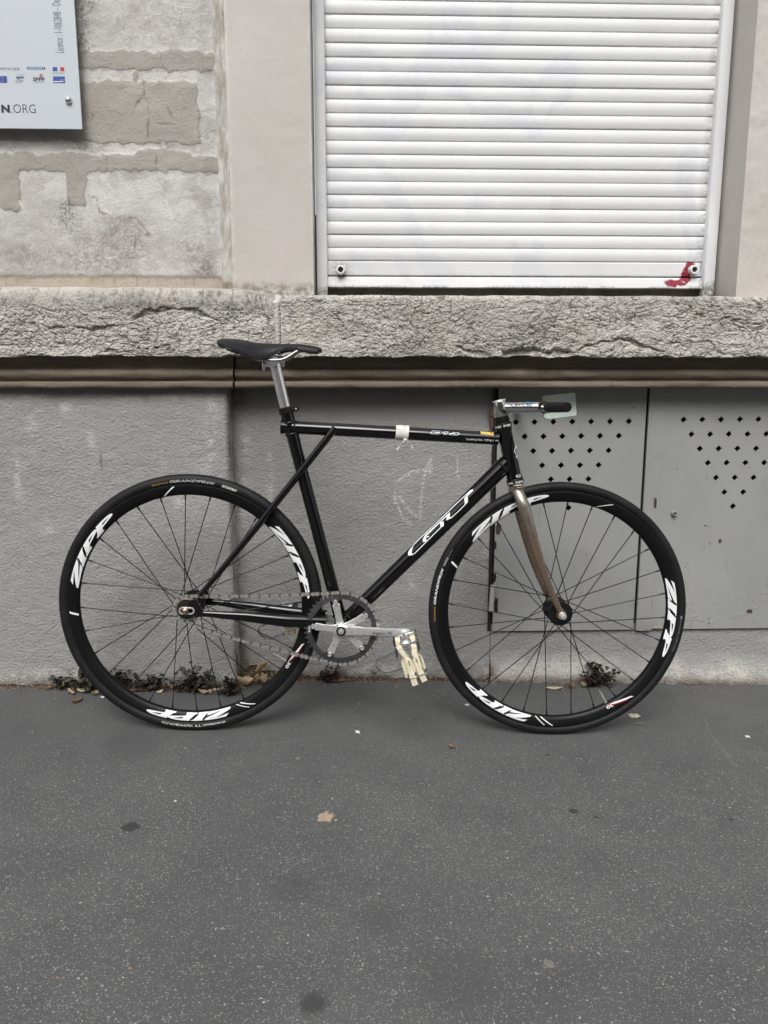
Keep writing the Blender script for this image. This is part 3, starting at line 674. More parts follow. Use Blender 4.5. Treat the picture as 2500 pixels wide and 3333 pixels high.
# ------------------------------------------------------------------ perforated metal doors in the plinth
def door_mat():
    t = NT('grey_door_paint'); p = t.pos()
    n1 = t.noise(t.mapv(p, (1, 1, .6)), 3.2, 6, .6); n2 = t.noise(p, 70, 5, .65); n3 = t.noise(p, 14, 6, .7, .5)
    c = t.mix(t.ramp(n1, [(.3, 0.), (.7, 1.)]), (.265, .268, .260), (.315, .317, .306))
    c = t.mix(t.ramp(n3, [(.60, 0.), (.74, .45)]), c, (.155, .152, .142))
    st = t.ramp(t.noise(t.mapv(p, (14, 1, 2), rot=(0, .12, 0)), 3, 5, .7), [(.62, 0.), (.74, .35)])
    c = t.mix(st, c, (.13, .125, .115))
    c = t.mix(t.ramp(t.noise(p, 45, 3, .6), [(.725, 0.), (.75, .8)]), c, (.06, .045, .038))
    c = t.mix(t.ramp(t.noise(t.mapv(p, loc=(4, 1, 2)), 60, 3, .6), [(.73, 0.), (.76, .7)]), c, (.45, .44, .42))
    blister = t.math('MULTIPLY', t.ramp(t.sep(p, 2), [(.18, 1.), (.36, 0.)]), t.ramp(t.noise(p, 16, 5, .7, 1.5), [(.56, 0.), (.62, 1.)]))
    c = t.mix(t.math('MULTIPLY', blister, .25), c, (.36, .355, .34))
    return t.set(col=c, rough=.5, nrm=t.bump(t.math('ADD', n2, t.math('MULTIPLY', blister, 2.0)), .6, .0010), spec=.4)
doorm = door_mat()
rustm = simple('rusty_iron', (.085, .040, .028), .75, var=.5, vscale=60, bumpd=.001)
chipm = simple('primer_chip', (.055, .032, .032), .7, var=.35, vscale=90)
YD = -.012
ztop = at(1900, 1264, YD).z + .05
def door(x0, x1, holes, zb, label, y=YD, edge=None):
    r = tag(empty('vent_door', (0, 0, 0)), label, 'metal door')
    out = [(x0, zb), (x1, zb), (x1, ztop), (x0, ztop)]
    hs_ = []
    rr = random.Random(5)
    for px, py in holes:
        c = at(px, py, y); a = .0097
        pts = []
        for k in range(4):
            for da in (-.30, 0, .30):
                th = PI / 2 * k + da; r_ = a * (1.0 if da == 0 else .80) * (1 + rr.uniform(-.05, .05))
                pts.append((c.x + r_ * math.cos(th), c.z + r_ * math.sin(th)))
        hs_.append(pts)
    MB().prism(out, lambda a, b, h: (a, h, b), y, y + .004, hs_).build('door_leaf', doorm, r, smooth=False)
    MB().box((x0 + .005, y + .030, zb + .005), (x1 - .005, y + .034, ztop - .005)).build('dark_backing', blackm, r)  # black sheet painted in for the darkness behind the holes
    return r
h1 = []
for k, (xa, y_, n_) in enumerate([(1679, 1374, 7), (1708, 1421, 6), (1736, 1468, 5), (1765, 1515, 4), (1793, 1560, 3), (1822, 1607, 2), (1851, 1653, 1)]):
    h1 += [(xa + 61.35 * i, y_ - .5 * i) for i in range(n_)]
h2 = []
for k, (xa, y_, n_) in enumerate([(2225.5, 1366, 5), (2251, 1413.5, 5), (2278.6, 1460.6, 4), (2304.7, 1506.7, 4), (2331, 1555, 3), (2358.5, 1602, 2), (2386, 1648, 1)]):
    h2 += [(xa + 61.0 * i, y_ - .3 * i) for i in range(n_)]
h2 += [(2530, 1364.5), (2590, 1364.3), (2552, 1413), (2612, 1413)][:1] + [(2522.6, 1460.4)]
xd0 = at(1613, 1660, YD).x; xd1 = at(2084, 1660, YD).x; xe0 = at(2092, 1660, YD).x; xe1 = at(2142, 1660, YD).x
d1 = door(xd0, xd1, h1, ZD, 'grey metal vent door with a full triangle of diamond holes, behind the front wheel and stem')
MB().box((xd0 - .014, YD + .004, ZD - .0), (xd0 - .005, YD + .03, ztop)).build('frame_bar', simple('black_steel', (.012, .011, .010), .5), d1)
# chips of paint gone on the leaf: thin flakes of bare primer
def chip(px, py, sx, sy, seed, m, parent, y=YD - .0006, nm='bare_patch'):
    rr = random.Random(seed); c = at(px, py, y); pts = []
    s = 2.25 / F_PX
    for k in range(22):
        th = 2 * PI * k / 22; sq = 1 / max(abs(math.cos(th)), abs(math.sin(th))) ** .75
        r_ = rr.uniform(.72, 1.05) * sq
        pts.append((c.x + math.cos(th) * sx * s * r_, c.z + math.sin(th) * sy * s * r_))
    return MB().prism(pts, lambda a, b, h: (a, h, b), y, y + .0004).build(nm, m, parent, smooth=False)
chip(1622, 1722, 10, 21, 1, chipm, d1); chip(1610, 1880, 6, 16, 2, blackm, d1, y=YD - .0008); chip(1615, 1970, 7, 30, 3, blackm, d1, y=YD - .0008); chip(1613, 1775, 4, 14, 4, blackm, d1, y=YD - .0008)
hg = MB(); c0, c1 = at(1604, 1910, YD - .014), at(1598, 1990, YD - .014)
hg.tube([c0, c0 + (c1 - c0) * .5, c1], .0075, 14); hg.add(*(lambda m: (m.v, m.f))(MB().lathe([(0, -.004), (.006, -.002), (.0075, .0)], c0 + Vector((0, 0, .003)), (0, 0, -1), 14)))
hg.build('hinge', simple('painted_hinge', (.36, .355, .33), .5, var=.3, vscale=80, bumpd=.001), d1)
h2b = at(1602, 1345, YD - .008); MB().box(h2b - Vector((.007, .006, .010)), h2b + Vector((.007, .008, .012))).box(h2b - Vector((.005, .004, .045)), h2b + Vector((.004, .008, -.012))).build('hinge', rustm, d1, bevel=.002)
d2 = door(xe1 - .002, 2.06, h2, at(2300, 2046, YD).z, 'grey metal vent door at the right edge, with a keyhole bolt and flaking paint at its foot', y=YD - .001)
MB().box((xe0, YD - .004, at(2080, 2052, YD).z), (xe1, YD + .006, ztop)).build('cover_strip', doorm, d2, bevel=.001)
chip(2133, 1637, 5, 20, 6, chipm, d2, y=YD - .0046); chip(2154, 1603, 3, 5, 7, chipm, d2); chip(2440, 1990, 11, 8, 8, chipm, d2, y=YD - .0018)
chip(2140, 2040, 18, 7, 9, simple('bare_mortar', (.36, .33, .27), .9, var=.3, vscale=120, bumpd=.001), d2, y=YD - .0048)
c = at(2192, 1670, YD)
bt = MB().lathe([(0, .0), (.009, .0), (.0075, -.012), (.0055, -.014), (.004, -.012), (.004, -.004), (0, -.004)], c, (0, 1, 0), 20).build('lock_bolt', simple('bolt_paint', (.24, .24, .23), .5, var=.3, vscale=90), d2)
c = at(2344, 1760, YD - .002); MB().lathe([(0, -.004), (.004, -.003), (.005, .0)], c, (0, 1, 0), 12).build('screw', rustm, d2)
# the dark slit under the moulding is real: doors and plinth stop below it

# ------------------------------------------------------------------ lettering tools
_fc = {}
def text_geo(txt, size=1.0, shear=0.0, bold=0.0, spacing=1.0):
    cu = bpy.data.curves.new('lettering_curve', 'FONT'); cu.body = txt; cu.size = size; cu.shear = shear; cu.offset = bold; cu.space_character = spacing; cu.resolution_u = 3
    o = bpy.data.objects.new('lettering_tmp', cu); me = bpy.data.meshes.new_from_object(o)
    vs = [(v.co.x, v.co.y) for v in me.vertices]; fs = [tuple(p.vertices) for p in me.polygons]
    bpy.data.objects.remove(o); bpy.data.meshes.remove(me); bpy.data.curves.remove(cu)
    if vs:
        x0 = min(v[0] for v in vs); y0 = min(v[1] for v in vs); vs = [(a - x0, b - y0) for a, b in vs]
    return vs, fs
def lettering(name, txt, mapf, m, parent, width, height, shear=0., bold=0., spacing=1., flip=False):
    vs, fs = text_geo(txt, 1.0, shear, bold, spacing)
    w = max(v[0] for v in vs); h = max(v[1] for v in vs)
    V = [mapf((v[0] / w if not flip else 1 - v[0] / w) * width, v[1] / h * height) for v in vs]
    b = MB().add(V, fs); return b.build(name, m, parent, smooth=False, fix=False)
def polydecal(name, polys, mapf, m, parent, step=None):      # polys: list of (outline, [holes])
    b = MB()
    for out, holes in polys:
        loops = [list(out)] + [list(h) for h in holes]
        if step:
            nl = []
            for l in loops:
                r = []
                for i in range(len(l)):
                    p, q_ = l[i], l[(i + 1) % len(l)]; k = max(1, int(math.hypot(q_[0] - p[0], q_[1] - p[1]) / step))
                    r += [(p[0] + (q_[0] - p[0]) * j / k, p[1] + (q_[1] - p[1]) * j / k) for j in range(k)]
                nl.append(r)
            loops = nl
        tris = tessellate_polygon([[Vector((p[0], p[1], 0)) for p in l] for l in loops])
        b.add([mapf(*p) for l in loops for p in l], [tuple(t) for t in tris])
    return b.build(name, m, parent, smooth=False, fix=False)

inkw = simple('white_print', (.78, .79, .79), .45)
inkk = simple('black_print', (.012, .013, .018), .5)
blue = simple('blue_print', (.020, .065, .30), .5); mblue = simple('pale_blue_print', (.05, .19, .38), .5); redp = simple('red_print', (.45, .02, .035), .5); greyp = simple('grey_print', (.18, .19, .21), .5)

# ------------------------------------------------------------------ wall sign, upper left
YS = YP - .035
def sgp(px, py): v = at(px, py, YS); return (v.x, v.z)
sign = tag(empty('wall_sign', (0, 0, 0)), 'pale metal sign plate with small partner logos and web address, screwed to the plaster', 'sign')
a, b_, c_ = sgp(268, 420), sgp(243, 0), sgp(0, 418)
sx = a[0]; szb = (a[1] + c_[1]) / 2
plm = NT('sign_plate'); pp = plm.pos(); nn = plm.noise(plm.mapv(pp, (1.5, 1, .8)), 2.2, 3, .5)
plm = plm.set(col=plm.mix(plm.ramp(nn, [(.35, 0.), (.65, 1.)]), (.52, .565, .60), (.55, .56, .615)), rough=.38, spec=.4)
MB().box((-1.75, YS, szb), (sx, YS + .004, 2.4)).build('plate', plm, sign, bevel=.0006)
MB().box((-1.7, YS + .004, szb + .05), (sx - .03, YP - .004, 2.35)).build('mount', blackm, sign)
smap = lambda x0, z0: (lambda u, v: (x0 + u, YS - .0004, z0 + v))
def sl(txt, px0, py0, px1, py1, m=inkk, bold=0., shear=0., up=False, nm='lettering', y=.0004):
    x0, z0 = sgp(px0, py1); x1, z1 = sgp(px1, py0)
    if up: mp = lambda u, v: (x1 - v, YS - y, z0 + u); return lettering(nm, txt, mp, m, sign, z1 - z0, x1 - x0, shear, bold)
    return lettering(nm, txt, lambda u, v: (x0 + u, YS - y, z0 + v), m, sign, x1 - x0, z1 - z0, shear, bold)
def sb(px0, py0, px1, py1, m, nm='logo', y=.0004):
    x0, z0 = sgp(px0, py1); x1, z1 = sgp(px1, py0)
    return MB().add([(x0, YS - y, z0), (x1, YS - y, z0), (x1, YS - y, z1), (x0, YS - y, z1)], [(0, 1, 2, 3)]).build(nm, m, sign, smooth=False, fix=False)
sl('N', 5.5, 341, 31, 367, bold=.05); sl('O', -32, 340.5, -1.5, 367.5, bold=.05); sl('.ORG', 37, 340, 115, 367.5, bold=-.012)
sl('Licence : 1-1062848 – Design et illustrations', 181, -130, 196, 172, up=True, m=greyp)
sl('confluences', -60, 216, 63, 227, m=greyp)
sb(88, 218, 141, 225.5, mblue); sl('MAIRIE DE PARIS', 92, 219.5, 138, 224, m=inkw, y=.0008); sb(143, 219, 147, 226, inkk)
sb(172, 218.5, 186, 231.5, blue); sb(197, 219, 208.5, 231.5, redp); sl('République Française', 172.5, 238, 209, 241.5, m=greyp); sl('Liberté • Égalité', 174, 234, 208, 236.5, m=greyp)
sb(-28, 247.5, 22, 269, blue)
cx, cz = sgp(2, 258)
st_ = MB()
for k in range(12):
    th = k * PI / 6; ax, az = cx + .0062 * math.cos(th), cz + .0062 * math.sin(th); r_ = .0009
    st_.add([(ax + r_, YS - .0008, az), (ax, YS - .0008, az + r_), (ax - r_, YS - .0008, az), (ax, YS - .0008, az - r_)], [(0, 1, 2, 3)])
st_.build('logo', simple('yellow_print', (.6, .45, .03), .5), sign, smooth=False, fix=False)
sb(53, 249, 78, 255, simple('slate_print', (.10, .15, .24), .5)); polydecal('logo', [([sgp(57, 254), sgp(64, 254), sgp(60, 260)], [])], lambda u, v: (u, YS - .0006, v), inkk, sign)
sl('SCPP', 50, 260, 75, 270, m=greyp, shear=.35); sb(68, 243, 69, 250, greyp); sb(56, 243, 79, 243.7, greyp)
sl('SPPF', 108, 252, 145, 264, bold=.03); sb(110, 266.6, 145, 267.3, greyp)
cx, cz = sgp(134, 246); ro, ri = .0040, .0017
polydecal('logo', [([(cx + ro * math.cos(i * PI / 9), cz + ro * math.sin(i * PI / 9)) for i in range(18)], [[(cx + ri * math.cos(i * PI / 9), cz + ri * math.sin(i * PI / 9)) for i in range(18)]])], lambda u, v: (u, YS - .0004, v), redp, sign)
sb(174, 249, 211, 270, blue); sb(176, 264.5, 206, 267, inkw, y=.0008); sl('Culture', 196, 258.5, 210, 262, m=inkw, y=.0008); sb(178, 252, 188, 254, mblue, y=.0008)
chrome = simple('chrome', (.60, .60, .60), .10, 1.0)
MB().lathe([(0, -.0105), (.004, -.010), (.007, -.0075), (.0088, -.003), (.0090, 0)], at(224, 327, YS), (0, 1, 0), 24).build('screw', chrome, sign)

# ------------------------------------------------------------------ shiny sticker behind the grip
t = NT('holographic_foil'); p = t.pos()
n1 = t.noise(p, 14, 3, .5, 1.5); n2 = t.vor(p, 420); n3 = t.noise(p, 130, 4, .7)
c = t.ramp(n1, [(.3, (.62, .92, .84)), (.45, (.85, .95, .90)), (.55, (.93, .95, .82)), (.7, (.66, .90, .93))])
c = t.mix(t.ramp(n3, [(.60, 0.), (.78, .5)]), c, (.38, .44, .42)); c = t.mix(t.ramp(n2, [(.0, .5), (.3, 0.)]), c, (.85, .88, .86))
foil = t.set(col=c, rough=t.ramp(n3, [(.3, .25), (.7, .5)]), metal=.0, nrm=t.bump(n2, .5, .0004), coat=1.0, crough=.15)
qd = [at(1764.6, 1288.6, YD), at(1872, 1277, YD), at(1876.7, 1352.5, YD), at(1780, 1364, YD), at(1769, 1356, YD)]
q2 = []
for i in range(5):
    p0, p1, p2 = qd[i - 1], qd[i], qd[(i + 1) % 5]
    for k in range(5):
        s = k / 4; r_ = .006
        a = p1 + (p0 - p1).normalized() * r_; b = p1 + (p2 - p1).normalized() * r_
        v = a * (1 - s) ** 2 + p1 * 2 * s * (1 - s) + b * s * s; q2.append((v.x, v.z))
stk = MB().prism(q2, lambda a, b, h: (a, h, b), YD - .0022, YD - .0010).build('foil_sticker', foil, None, smooth=False)
tag(stk, 'silvery holographic sticker on the metal door behind the black handlebar grip', 'sticker')

# =================================================================== the bicycle
bike = empty('bicycle'); bike.matrix_world = BM
tag(bike, 'black track bicycle with white-lettered rims, brown fork and cream pedal straps, leaning on wall', 'bicycle')

def paint(name, col, rough=.12):
    t = NT(name); p = t.obj(); n1 = t.noise(p, 60, 5, .7); n2 = t.noise(p, 9, 4, .6)
    c = t.mix(t.ramp(t.noise(p, 140, 3, .6), [(.755, 0.), (.77, .6)]), col, (.22, .22, .22))
    return t.set(col=c, rough=t.math('ADD', t.ramp(n1, [(.35, .0), (.8, .10)]), rough), spec=.12, coat=.9, crough=t.ramp(n2, [(.3, .02), (.7, .07)]))
black_paint = paint('black_gloss_paint', (.0022, .0022, .0030))
rim_mat = simple('matte_black_rim', (.0042, .0044, .0050), .40, var=.10, vscale=14, spec=.22)
def tyre_mat():
    t = NT('black_rubber'); p = t.obj(); n1 = t.noise(p, 18, 5, .65); n2 = t.noise(p, 260, 3)
    c = t.mix(t.ramp(n1, [(.35, 0.), (.75, 1.)]), (.0075, .0075, .008), (.017, .017, .018))
    return t.set(col=c, rough=.55, nrm=t.bump(n2, .3, .0003), spec=.22)
rubber = tyre_mat()
alu = simple('polished_aluminium', (.84, .84, .84), .14, .90, var=.05, vscale=90)
satin = simple('satin_aluminium', (.66, .66, .66), .30, .70, var=.05, vscale=70)
ringm = simple('dark_anodised_ring', (.12, .12, .122), .38, .85, var=.15, vscale=60)
chainm = simple('oily_chain_steel', (.40, .385, .36), .30, .75, var=.25, vscale=200)
chaind = simple('dark_roller_steel', (.09, .08, .07), .45, .9)
dark_plastic = simple('black_plastic', (.006, .006, .006), .38, spec=.3)
spokem = simple('black_spoke', (.010, .010, .011), .30, .5)
def fork_mat():
    t = NT('bare_browned_steel'); p = t.obj(); n1 = t.noise(t.mapv(p, (1, 1, .6)), 16, 6, .7, .4); n2 = t.noise(p, 120, 5, .7); z = t.sep(p, 2)
    c = t.ramp(n1, [(.30, (.22, .185, .15)), (.48, (.36, .25, .185)), (.60, (.30, .245, .20)), (.74, (.50, .42, .33))])
    c = t.mix(t.ramp(t.math('ADD', z, t.math('MULTIPLY', n1, .12)), [(.58, 0.), (.68, .75)]), c, (.32, .30, .265))
    c = t.mix(t.ramp(n2, [(.64, 0.), (.78, .35)]), c, (.16, .085, .05))
    return t.set(col=c, rough=t.ramp(n2, [(.3, .20), (.7, .38)]), metal=.85, nrm=t.bump(n2, .2, .0002))
forkm = fork_mat()

BB = bk(1110.5, 2052, .060); BBU, BBV = BB.x, BB.z
RW = Vector((0, 0, .3362)); FW = Vector((BASE, 0, .335))
def L2(u, v, n=0.0): return Vector((u, -n, v))

# ---- frame
frame = MB().lathe([(.0, -.036), (.019, -.036), (.021, -.034), (.021, .034), (.019, .036), (0, .036)], (BBU, 0, BBV), (0, 1, 0), 32).build('frame', black_paint, bike)
st_hi = bk(974, 1500); st_lo = Vector((BBU, 0, BBV)); sdirv = (st_hi - st_lo).normalized()
tt_l, tt_m, tt_r = bk(932, 1390), bk(1150, 1401.3), bk(1622, 1428)
def on_line(p0, d, u):                                      # point of a line at given u
    return p0 + d * ((u - p0.x) / d.x)
stc = lambda z: st_lo + sdirv * ((z - st_lo.z) / sdirv.z)
z_top = bk(930, 1334).z
seat_top = stc(z_top)
ht_t, ht_b = bk(1640, 1393), bk(1675, 1558)
htd = (ht_b - ht_t).normalized()
R_TT, R_DT0, R_DT1 = .0162, .0175, .0215
dt_a, dt_b = bk(1192, 1953), bk(1640, 1517)
dtd = (dt_b - dt_a).normalized()
dt_lo = dt_a - dtd * .085; dt_hi = dt_b + dtd * .012
MB().tube([st_lo, st_lo + (seat_top - st_lo) * .3, st_lo + (seat_top - st_lo) * .8, seat_top], [.0165, .0160, .0160, .0165], 28).build('seat_tube', black_paint, frame)
MB().tube([bk(915, 1389), bk(935, 1390), tt_m, tt_r], [.0185, R_TT, R_TT, R_TT], 28).build('top_tube', black_paint, frame)
MB().tube([dt_lo, dt_lo + (dt_hi - dt_lo) * .5, dt_hi], [R_DT0, .0190, R_DT1], 32).build('down_tube', black_paint, frame)
MB().tube([ht_t, ht_t + htd * .006, ht_t + htd * .010, ht_b - htd * .010, ht_b - htd * .006, ht_b], [.0200, .0200, .0186, .0186, .0200, .0200], 32).build('head_tube', black_paint, frame)
# weld beads
def bead(c, ax, r, rr=.0022, seg=26):
    ax = ax.normalized(); a = Vector((0, 1, 0)); a = (a - ax * a.dot(ax)).normalized(); b = ax.cross(a)
    pts = [c + a * math.cos(2 * PI * k / seg) * r + b * math.sin(2 * PI * k / seg) * r for k in range(seg + 1)]
    MB().tube(pts, [rr * (1 + .25 * math.sin(k * 2.9)) for k in range(seg + 1)], 6, caps=False).build('weld_bead', black_paint, frame)
bead(tt_r - Vector((.012, 0, -.001)), tt_r - tt_m, R_TT + .001); bead(dt_b - dtd * .004, dtd, R_DT1 + .0008, .0026); bead(bk(960, 1391.5), tt_r - tt_m, R_TT + .001)
bead(st_lo + sdirv * .026, sdirv, .0172); bead(stc(bk(945, 1376).z), sdirv, .0172); bead(stc(bk(950, 1412).z), sdirv, .0168)
bead(dt_a - dtd * .060, dtd, R_DT0 + .001)
# seat stays run past the seat tube to the top tube
ss_hi = bk(1092, 1392, .016); ss_lo = bk(650, 1938, .058); ss_mid = bk(838, 1712, .030)
for s in (-1, 1):
    P_ = [L2(p.x, p.z, -p.y * s) for p in (ss_hi, bk(958, 1562, .0235), ss_mid, bk(745, 1825, .046), ss_lo)]
    if s == 1: P_[0] = ss_hi
    MB().tube(P_, [.0088, .0088, .0084, .0075, .0062], 18).build('seat_stay', black_paint, frame)
    c0 = bk(1060, 2026, .030); c_ = [bk(662, 1997, .060), bk(700, 2000, .058), bk(800, 2007, .050), bk(930, 2021, .042), c0]
    MB().tube([L2(p.x, p.z, -p.y * s) for p in c_], [.0070, .0088, .0125, .0160, .0170], 20, flat=(.72, 1)).build('chain_stay', black_paint, frame)
    # rear dropout with a slot
    n0 = .060
    def dz(x, y): q_ = bk(520 + x * .3014, 1850 + y * .3014, n0); return (q_.x, q_.z)
    outp = [dz(*p) for p in [(205, 425), (300, 405), (330, 345), (385, 330), (400, 350), (425, 400), (470, 450), (500, 470), (500, 520), (440, 525), (380, 520), (300, 530), (235, 515), (205, 505), (215, 490), (340, 490), (362, 470), (340, 447), (215, 447)]]
    MB().prism(outp, lambda a, b, h: (a, -h, b), s * n0 - .003, s * n0 + .003).build('dropout', black_paint, frame, smooth=False, bevel=.0008)
# lettering on the frame
def tubemap(p0, p1, r0, r1=None):
    r1 = r1 if r1 is not None else r0; d = (p1 - p0); Ln = d.length; d = d / Ln
    def f(px, py):
        n = .012
        for _ in range(6):
            q_ = bk(px, py, n); w = Vector((q_.x, 0, q_.z)) - Vector((p0.x, 0, p0.z)); k = w.dot(d); dist = (w - d * k).length
            r = (r0 + (r1 - r0) * k / Ln) + .0004; n = math.sqrt(max(r * r - dist * dist, 1e-8))
        return bk(px, py, n)
    return f
fdt = tubemap(dt_lo, dt_hi, R_DT0 + .0003, R_DT1 + .0003)
z1 = lambda l: [(1300 + x / 5.184, 1560 + y / 5.184) for x, y in l]
ftt = tubemap(tt_m, tt_r, R_TT + .0002)
g1 = lambda l: [(1370 + x / 5.027, 1370 + y / 5.027) for x, y in l]
def thickline(pts, w):
    out = []
    for (x0, y0), (x1_, y1) in zip(pts[:-1], pts[1:]):
        dx, dy = x1_ - x0, y1 - y0; L_ = math.hypot(dx, dy); nx_, ny_ = -dy / L_ * w / 2, dx / L_ * w / 2; ex, ey = dx / L_ * w / 2, dy / L_ * w / 2
        out.append([(x0 + nx_ - ex, y0 + ny_ - ey), (x1_ + nx_ + ex, y1 + ny_ + ey), (x1_ - nx_ + ex, y1 - ny_ + ey), (x0 - nx_ - ex, y0 - ny_ - ey)])
    return out
silver_print = simple('silver_print', (.45, .48, .50), .3, .3)
gl = []
for pl in [[(318, 166), (190, 164), (155, 208), (290, 216), (300, 190), (235, 188)], [(385, 178), (450, 180), (420, 222), (378, 220), (400, 185), (345, 184)], [(520, 190), (615, 195), (628, 210), (600, 232), (460, 226), (480, 205), (560, 212)]]:
    gl += thickline(g1(pl), 1.7)
polydecal('lettering', [(p, []) for p in gl], ftt, silver_print, frame)
polydecal('label', [(g1([(975, 173), (1187, 188), (1187, 238), (985, 217)]), [])], ftt, simple('yellow_label', (.62, .50, .10), .4), frame, step=4)
ftt2 = tubemap(tt_m, tt_r, R_TT + .0006)
polydecal('label', [(g1([(1135, 186), (1166, 188), (1166, 218), (1135, 216)]), [])], ftt2, simple('orange_label', (.60, .12, .05), .4), frame, step=4)
def pxtext(name, txt, p0, p1, h, f, m, parent, up=None, **kw):    # baseline from pixel p0 to p1, letter height h pixels
    dx, dy = p1[0] - p0[0], p1[1] - p0[1]; Ln = math.hypot(dx, dy); ux, uy = dx / Ln, dy / Ln; vx, vy = (uy, -ux) if up is None else up
    return lettering(name, txt, lambda a, b: f(p0[0] + ux * a + vx * b, p0[1] + uy * a + vy * b), m, parent, Ln, h, **kw)
felt = [z1(l) for l in ([(212, 1140), (160, 1205), (148, 1240), (148, 1280), (165, 1288), (215, 1275), (208, 1225), (215, 1180), (235, 1135)],
        [(395, 1010), (430, 945), (640, 752), (850, 556), (856, 650), (800, 685), (790, 632), (640, 778), (450, 962)], [(395, 1005), (397, 1060), (440, 1050), (468, 1014), (444, 1010), (445, 985), (500, 975), (498, 952), (440, 975)],
        [(690, 730), (747, 705), (752, 785), (692, 820)], [(1095, 320), (1150, 280), (1158, 385), (1105, 435)], [(1095, 320), (1200, 185), (1247, 162), (1240, 200), (1205, 232), (1150, 282)])]
for pl, w in (([(215, 1150), (240, 1105), (420, 930), (700, 665), (980, 395), (1200, 190)], 2.6), ([(205, 1276), (262, 1246), (480, 1030), (695, 815)], 2.8), ([(800, 684), (880, 644), (980, 556), (1103, 432)], 2.8)): felt += thickline(z1(pl), w)
polydecal('lettering', [(p, []) for p in felt], fdt, inkw, frame, step=4)
pxtext('lettering', 'Nuremberg', (1570, 1413), (1590, 1415), 4, ftt2, greyp, frame)
pxtext('lettering', 'Looking fast, riding slow', (1518, 1434.5), (1623, 1439), 9.5, ftt2, inkw, frame)
fht = tubemap(ht_t, ht_b, .0189)
bdg = []
for pl in [[(1676, 1461), (1680, 1453)], [(1675, 1468), (1676, 1461)], [(1679, 1477), (1675, 1468)], [(1684, 1482), (1679, 1477)], [(1680, 1483), (1684, 1492)]]: bdg += thickline(pl, 2.4)
polydecal('badge', [(p, []) for p in bdg], fht, inkw, frame)
polydecal('label', [([(1679, 1546), (1694, 1544), (1696, 1552), (1681, 1554)], [])], tubemap(ht_t, ht_b, .0203), inkw, frame, step=3)
pxtext('lettering', 'MADE IN', (1681.5, 1553), (1702, 1550), 6, tubemap(ht_t, ht_b, .0206), inkk, frame)
# headset
for nm, c, dr in (('upper', ht_t, -htd), ('lower', ht_b, htd)):
    cupd = MB().lathe([(.0, .0), (.0205, .0), (.0215, .002), (.0215, .011), (.0195, .0135), (.017, .015), (.0, .015)], c, dr, 32)
    cupo = cupd.build('headset_cup', dark_plastic, bike)
    a0 = c + dr * .001; a1 = c + dr * .012
    if nm == 'upper': q0, q1, q2_, q3, hh = (1661, 1379), (1638, 1384), (1630, 1385.5), (1612, 1389), 6.5
    else: q0, q1, q2_, q3, hh = (1700, 1563), (1677, 1568), (1669, 1569.5), (1654, 1572), 6.5
    fm = tubemap(a0, a1, .0219)
    pxtext('lettering', 'KING', q0, q1, hh, fm, inkw, cupo, bold=.02, up=(.2, 1)); pxtext('lettering', 'KING', q2_, q3, hh, fm, inkw, cupo, bold=.02, up=(.2, 1))
spc = MB().tube([ht_t - htd * .013, ht_t - htd * .030], .0175, 28); spc.tube([ht_t - htd * .018, ht_t - htd * .0215], .0190, 28)
spc.build('headset_spacer', dark_plastic, bike)

# ---- stem, bar, grips
sc_b = ht_t - htd * .028; sc_t = bk(1624, 1306)
stem = MB().tube([sc_b, sc_b - htd * .003, sc_t + htd * .002, sc_t], [.0170, .0178, .0172, .0165], 28)
e0 = bk(1634, 1328); e1 = bk(1766, 1326)
stem.tube([e0, e0 + (e1 - e0) * .2, e0 + (e1 - e0) * .92], [.0152, .0142, .0140], 28)
stem.lathe([(.0118, -.019), (.0155, -.019), (.0158, -.017), (.0158, .017), (.0155, .019), (.0118, .019)], e1, (0, 1, 0), 36, closed=True)
so = stem.build('stem', chrome, bike)
MB().tube([sc_t - htd * .0002, sc_t - htd * .003], [.0178, .0170], 28).build('stem_cap', satin, so)
for (px, py, qx, qy) in ((1770, 1343, 1764, 1356), (1784, 1334, 1790, 1343)):
    MB().tube([bk(px, py, .012), bk(qx, qy, .012)], .0038, 12).tube([bk(px, py, -.012), bk(qx, qy, -.012)], .0038, 12).build('stem_bolt', chrome, so)
fst = tubemap(e0, e1, .0145)
pxtext('lettering', 'ITALMANUBRI', (1648, 1323.5), (1732, 1323), 10.5, fst, inkk, so, bold=.02)
polydecal('label', [([(1709, 1308.5), (1736, 1309.5), (1736, 1314), (1710, 1313.5)], [])], fst, simple('teal_print', (.03, .22, .30), .4), so, step=3)
h_end = bk(1846.5, 1325, .285); h_mid = Vector((e1.x, -.03, e1.z))
h_dir = h_end - h_mid
def hp(s, side=1): q_ = h_mid + h_dir * s; return Vector((q_.x, q_.y * side, q_.z))
hb = MB().tube([hp(.30, -1), hp(.0, -1), hp(0), hp(.30)], .0118, 20).build('handlebar', black_paint, bike)
for side in (1, -1):
    MB().tube([hp(.06, side), hp(.10, side), hp(.20, side), hp(.50, side), hp(.93, side), hp(.975, side), hp(1.0, side)], [.0095, .0108, .0128, .0122, .0112, .0112, .0098], 26).build('grip', simple('black_foam', (.009, .009, .009), .75, spec=.2, bumpd=.0004, bscale=300), hb)
    MB().lathe([(0, -.0006), (.0062, -.0004), (.0066, .0004), (.0, .0004)], hp(1.003, side), h_dir * Vector((1, side, 1)) if False else Vector((h_dir.x, h_dir.y * side, h_dir.z)), 20).build('end_plug', dark_plastic, hb)

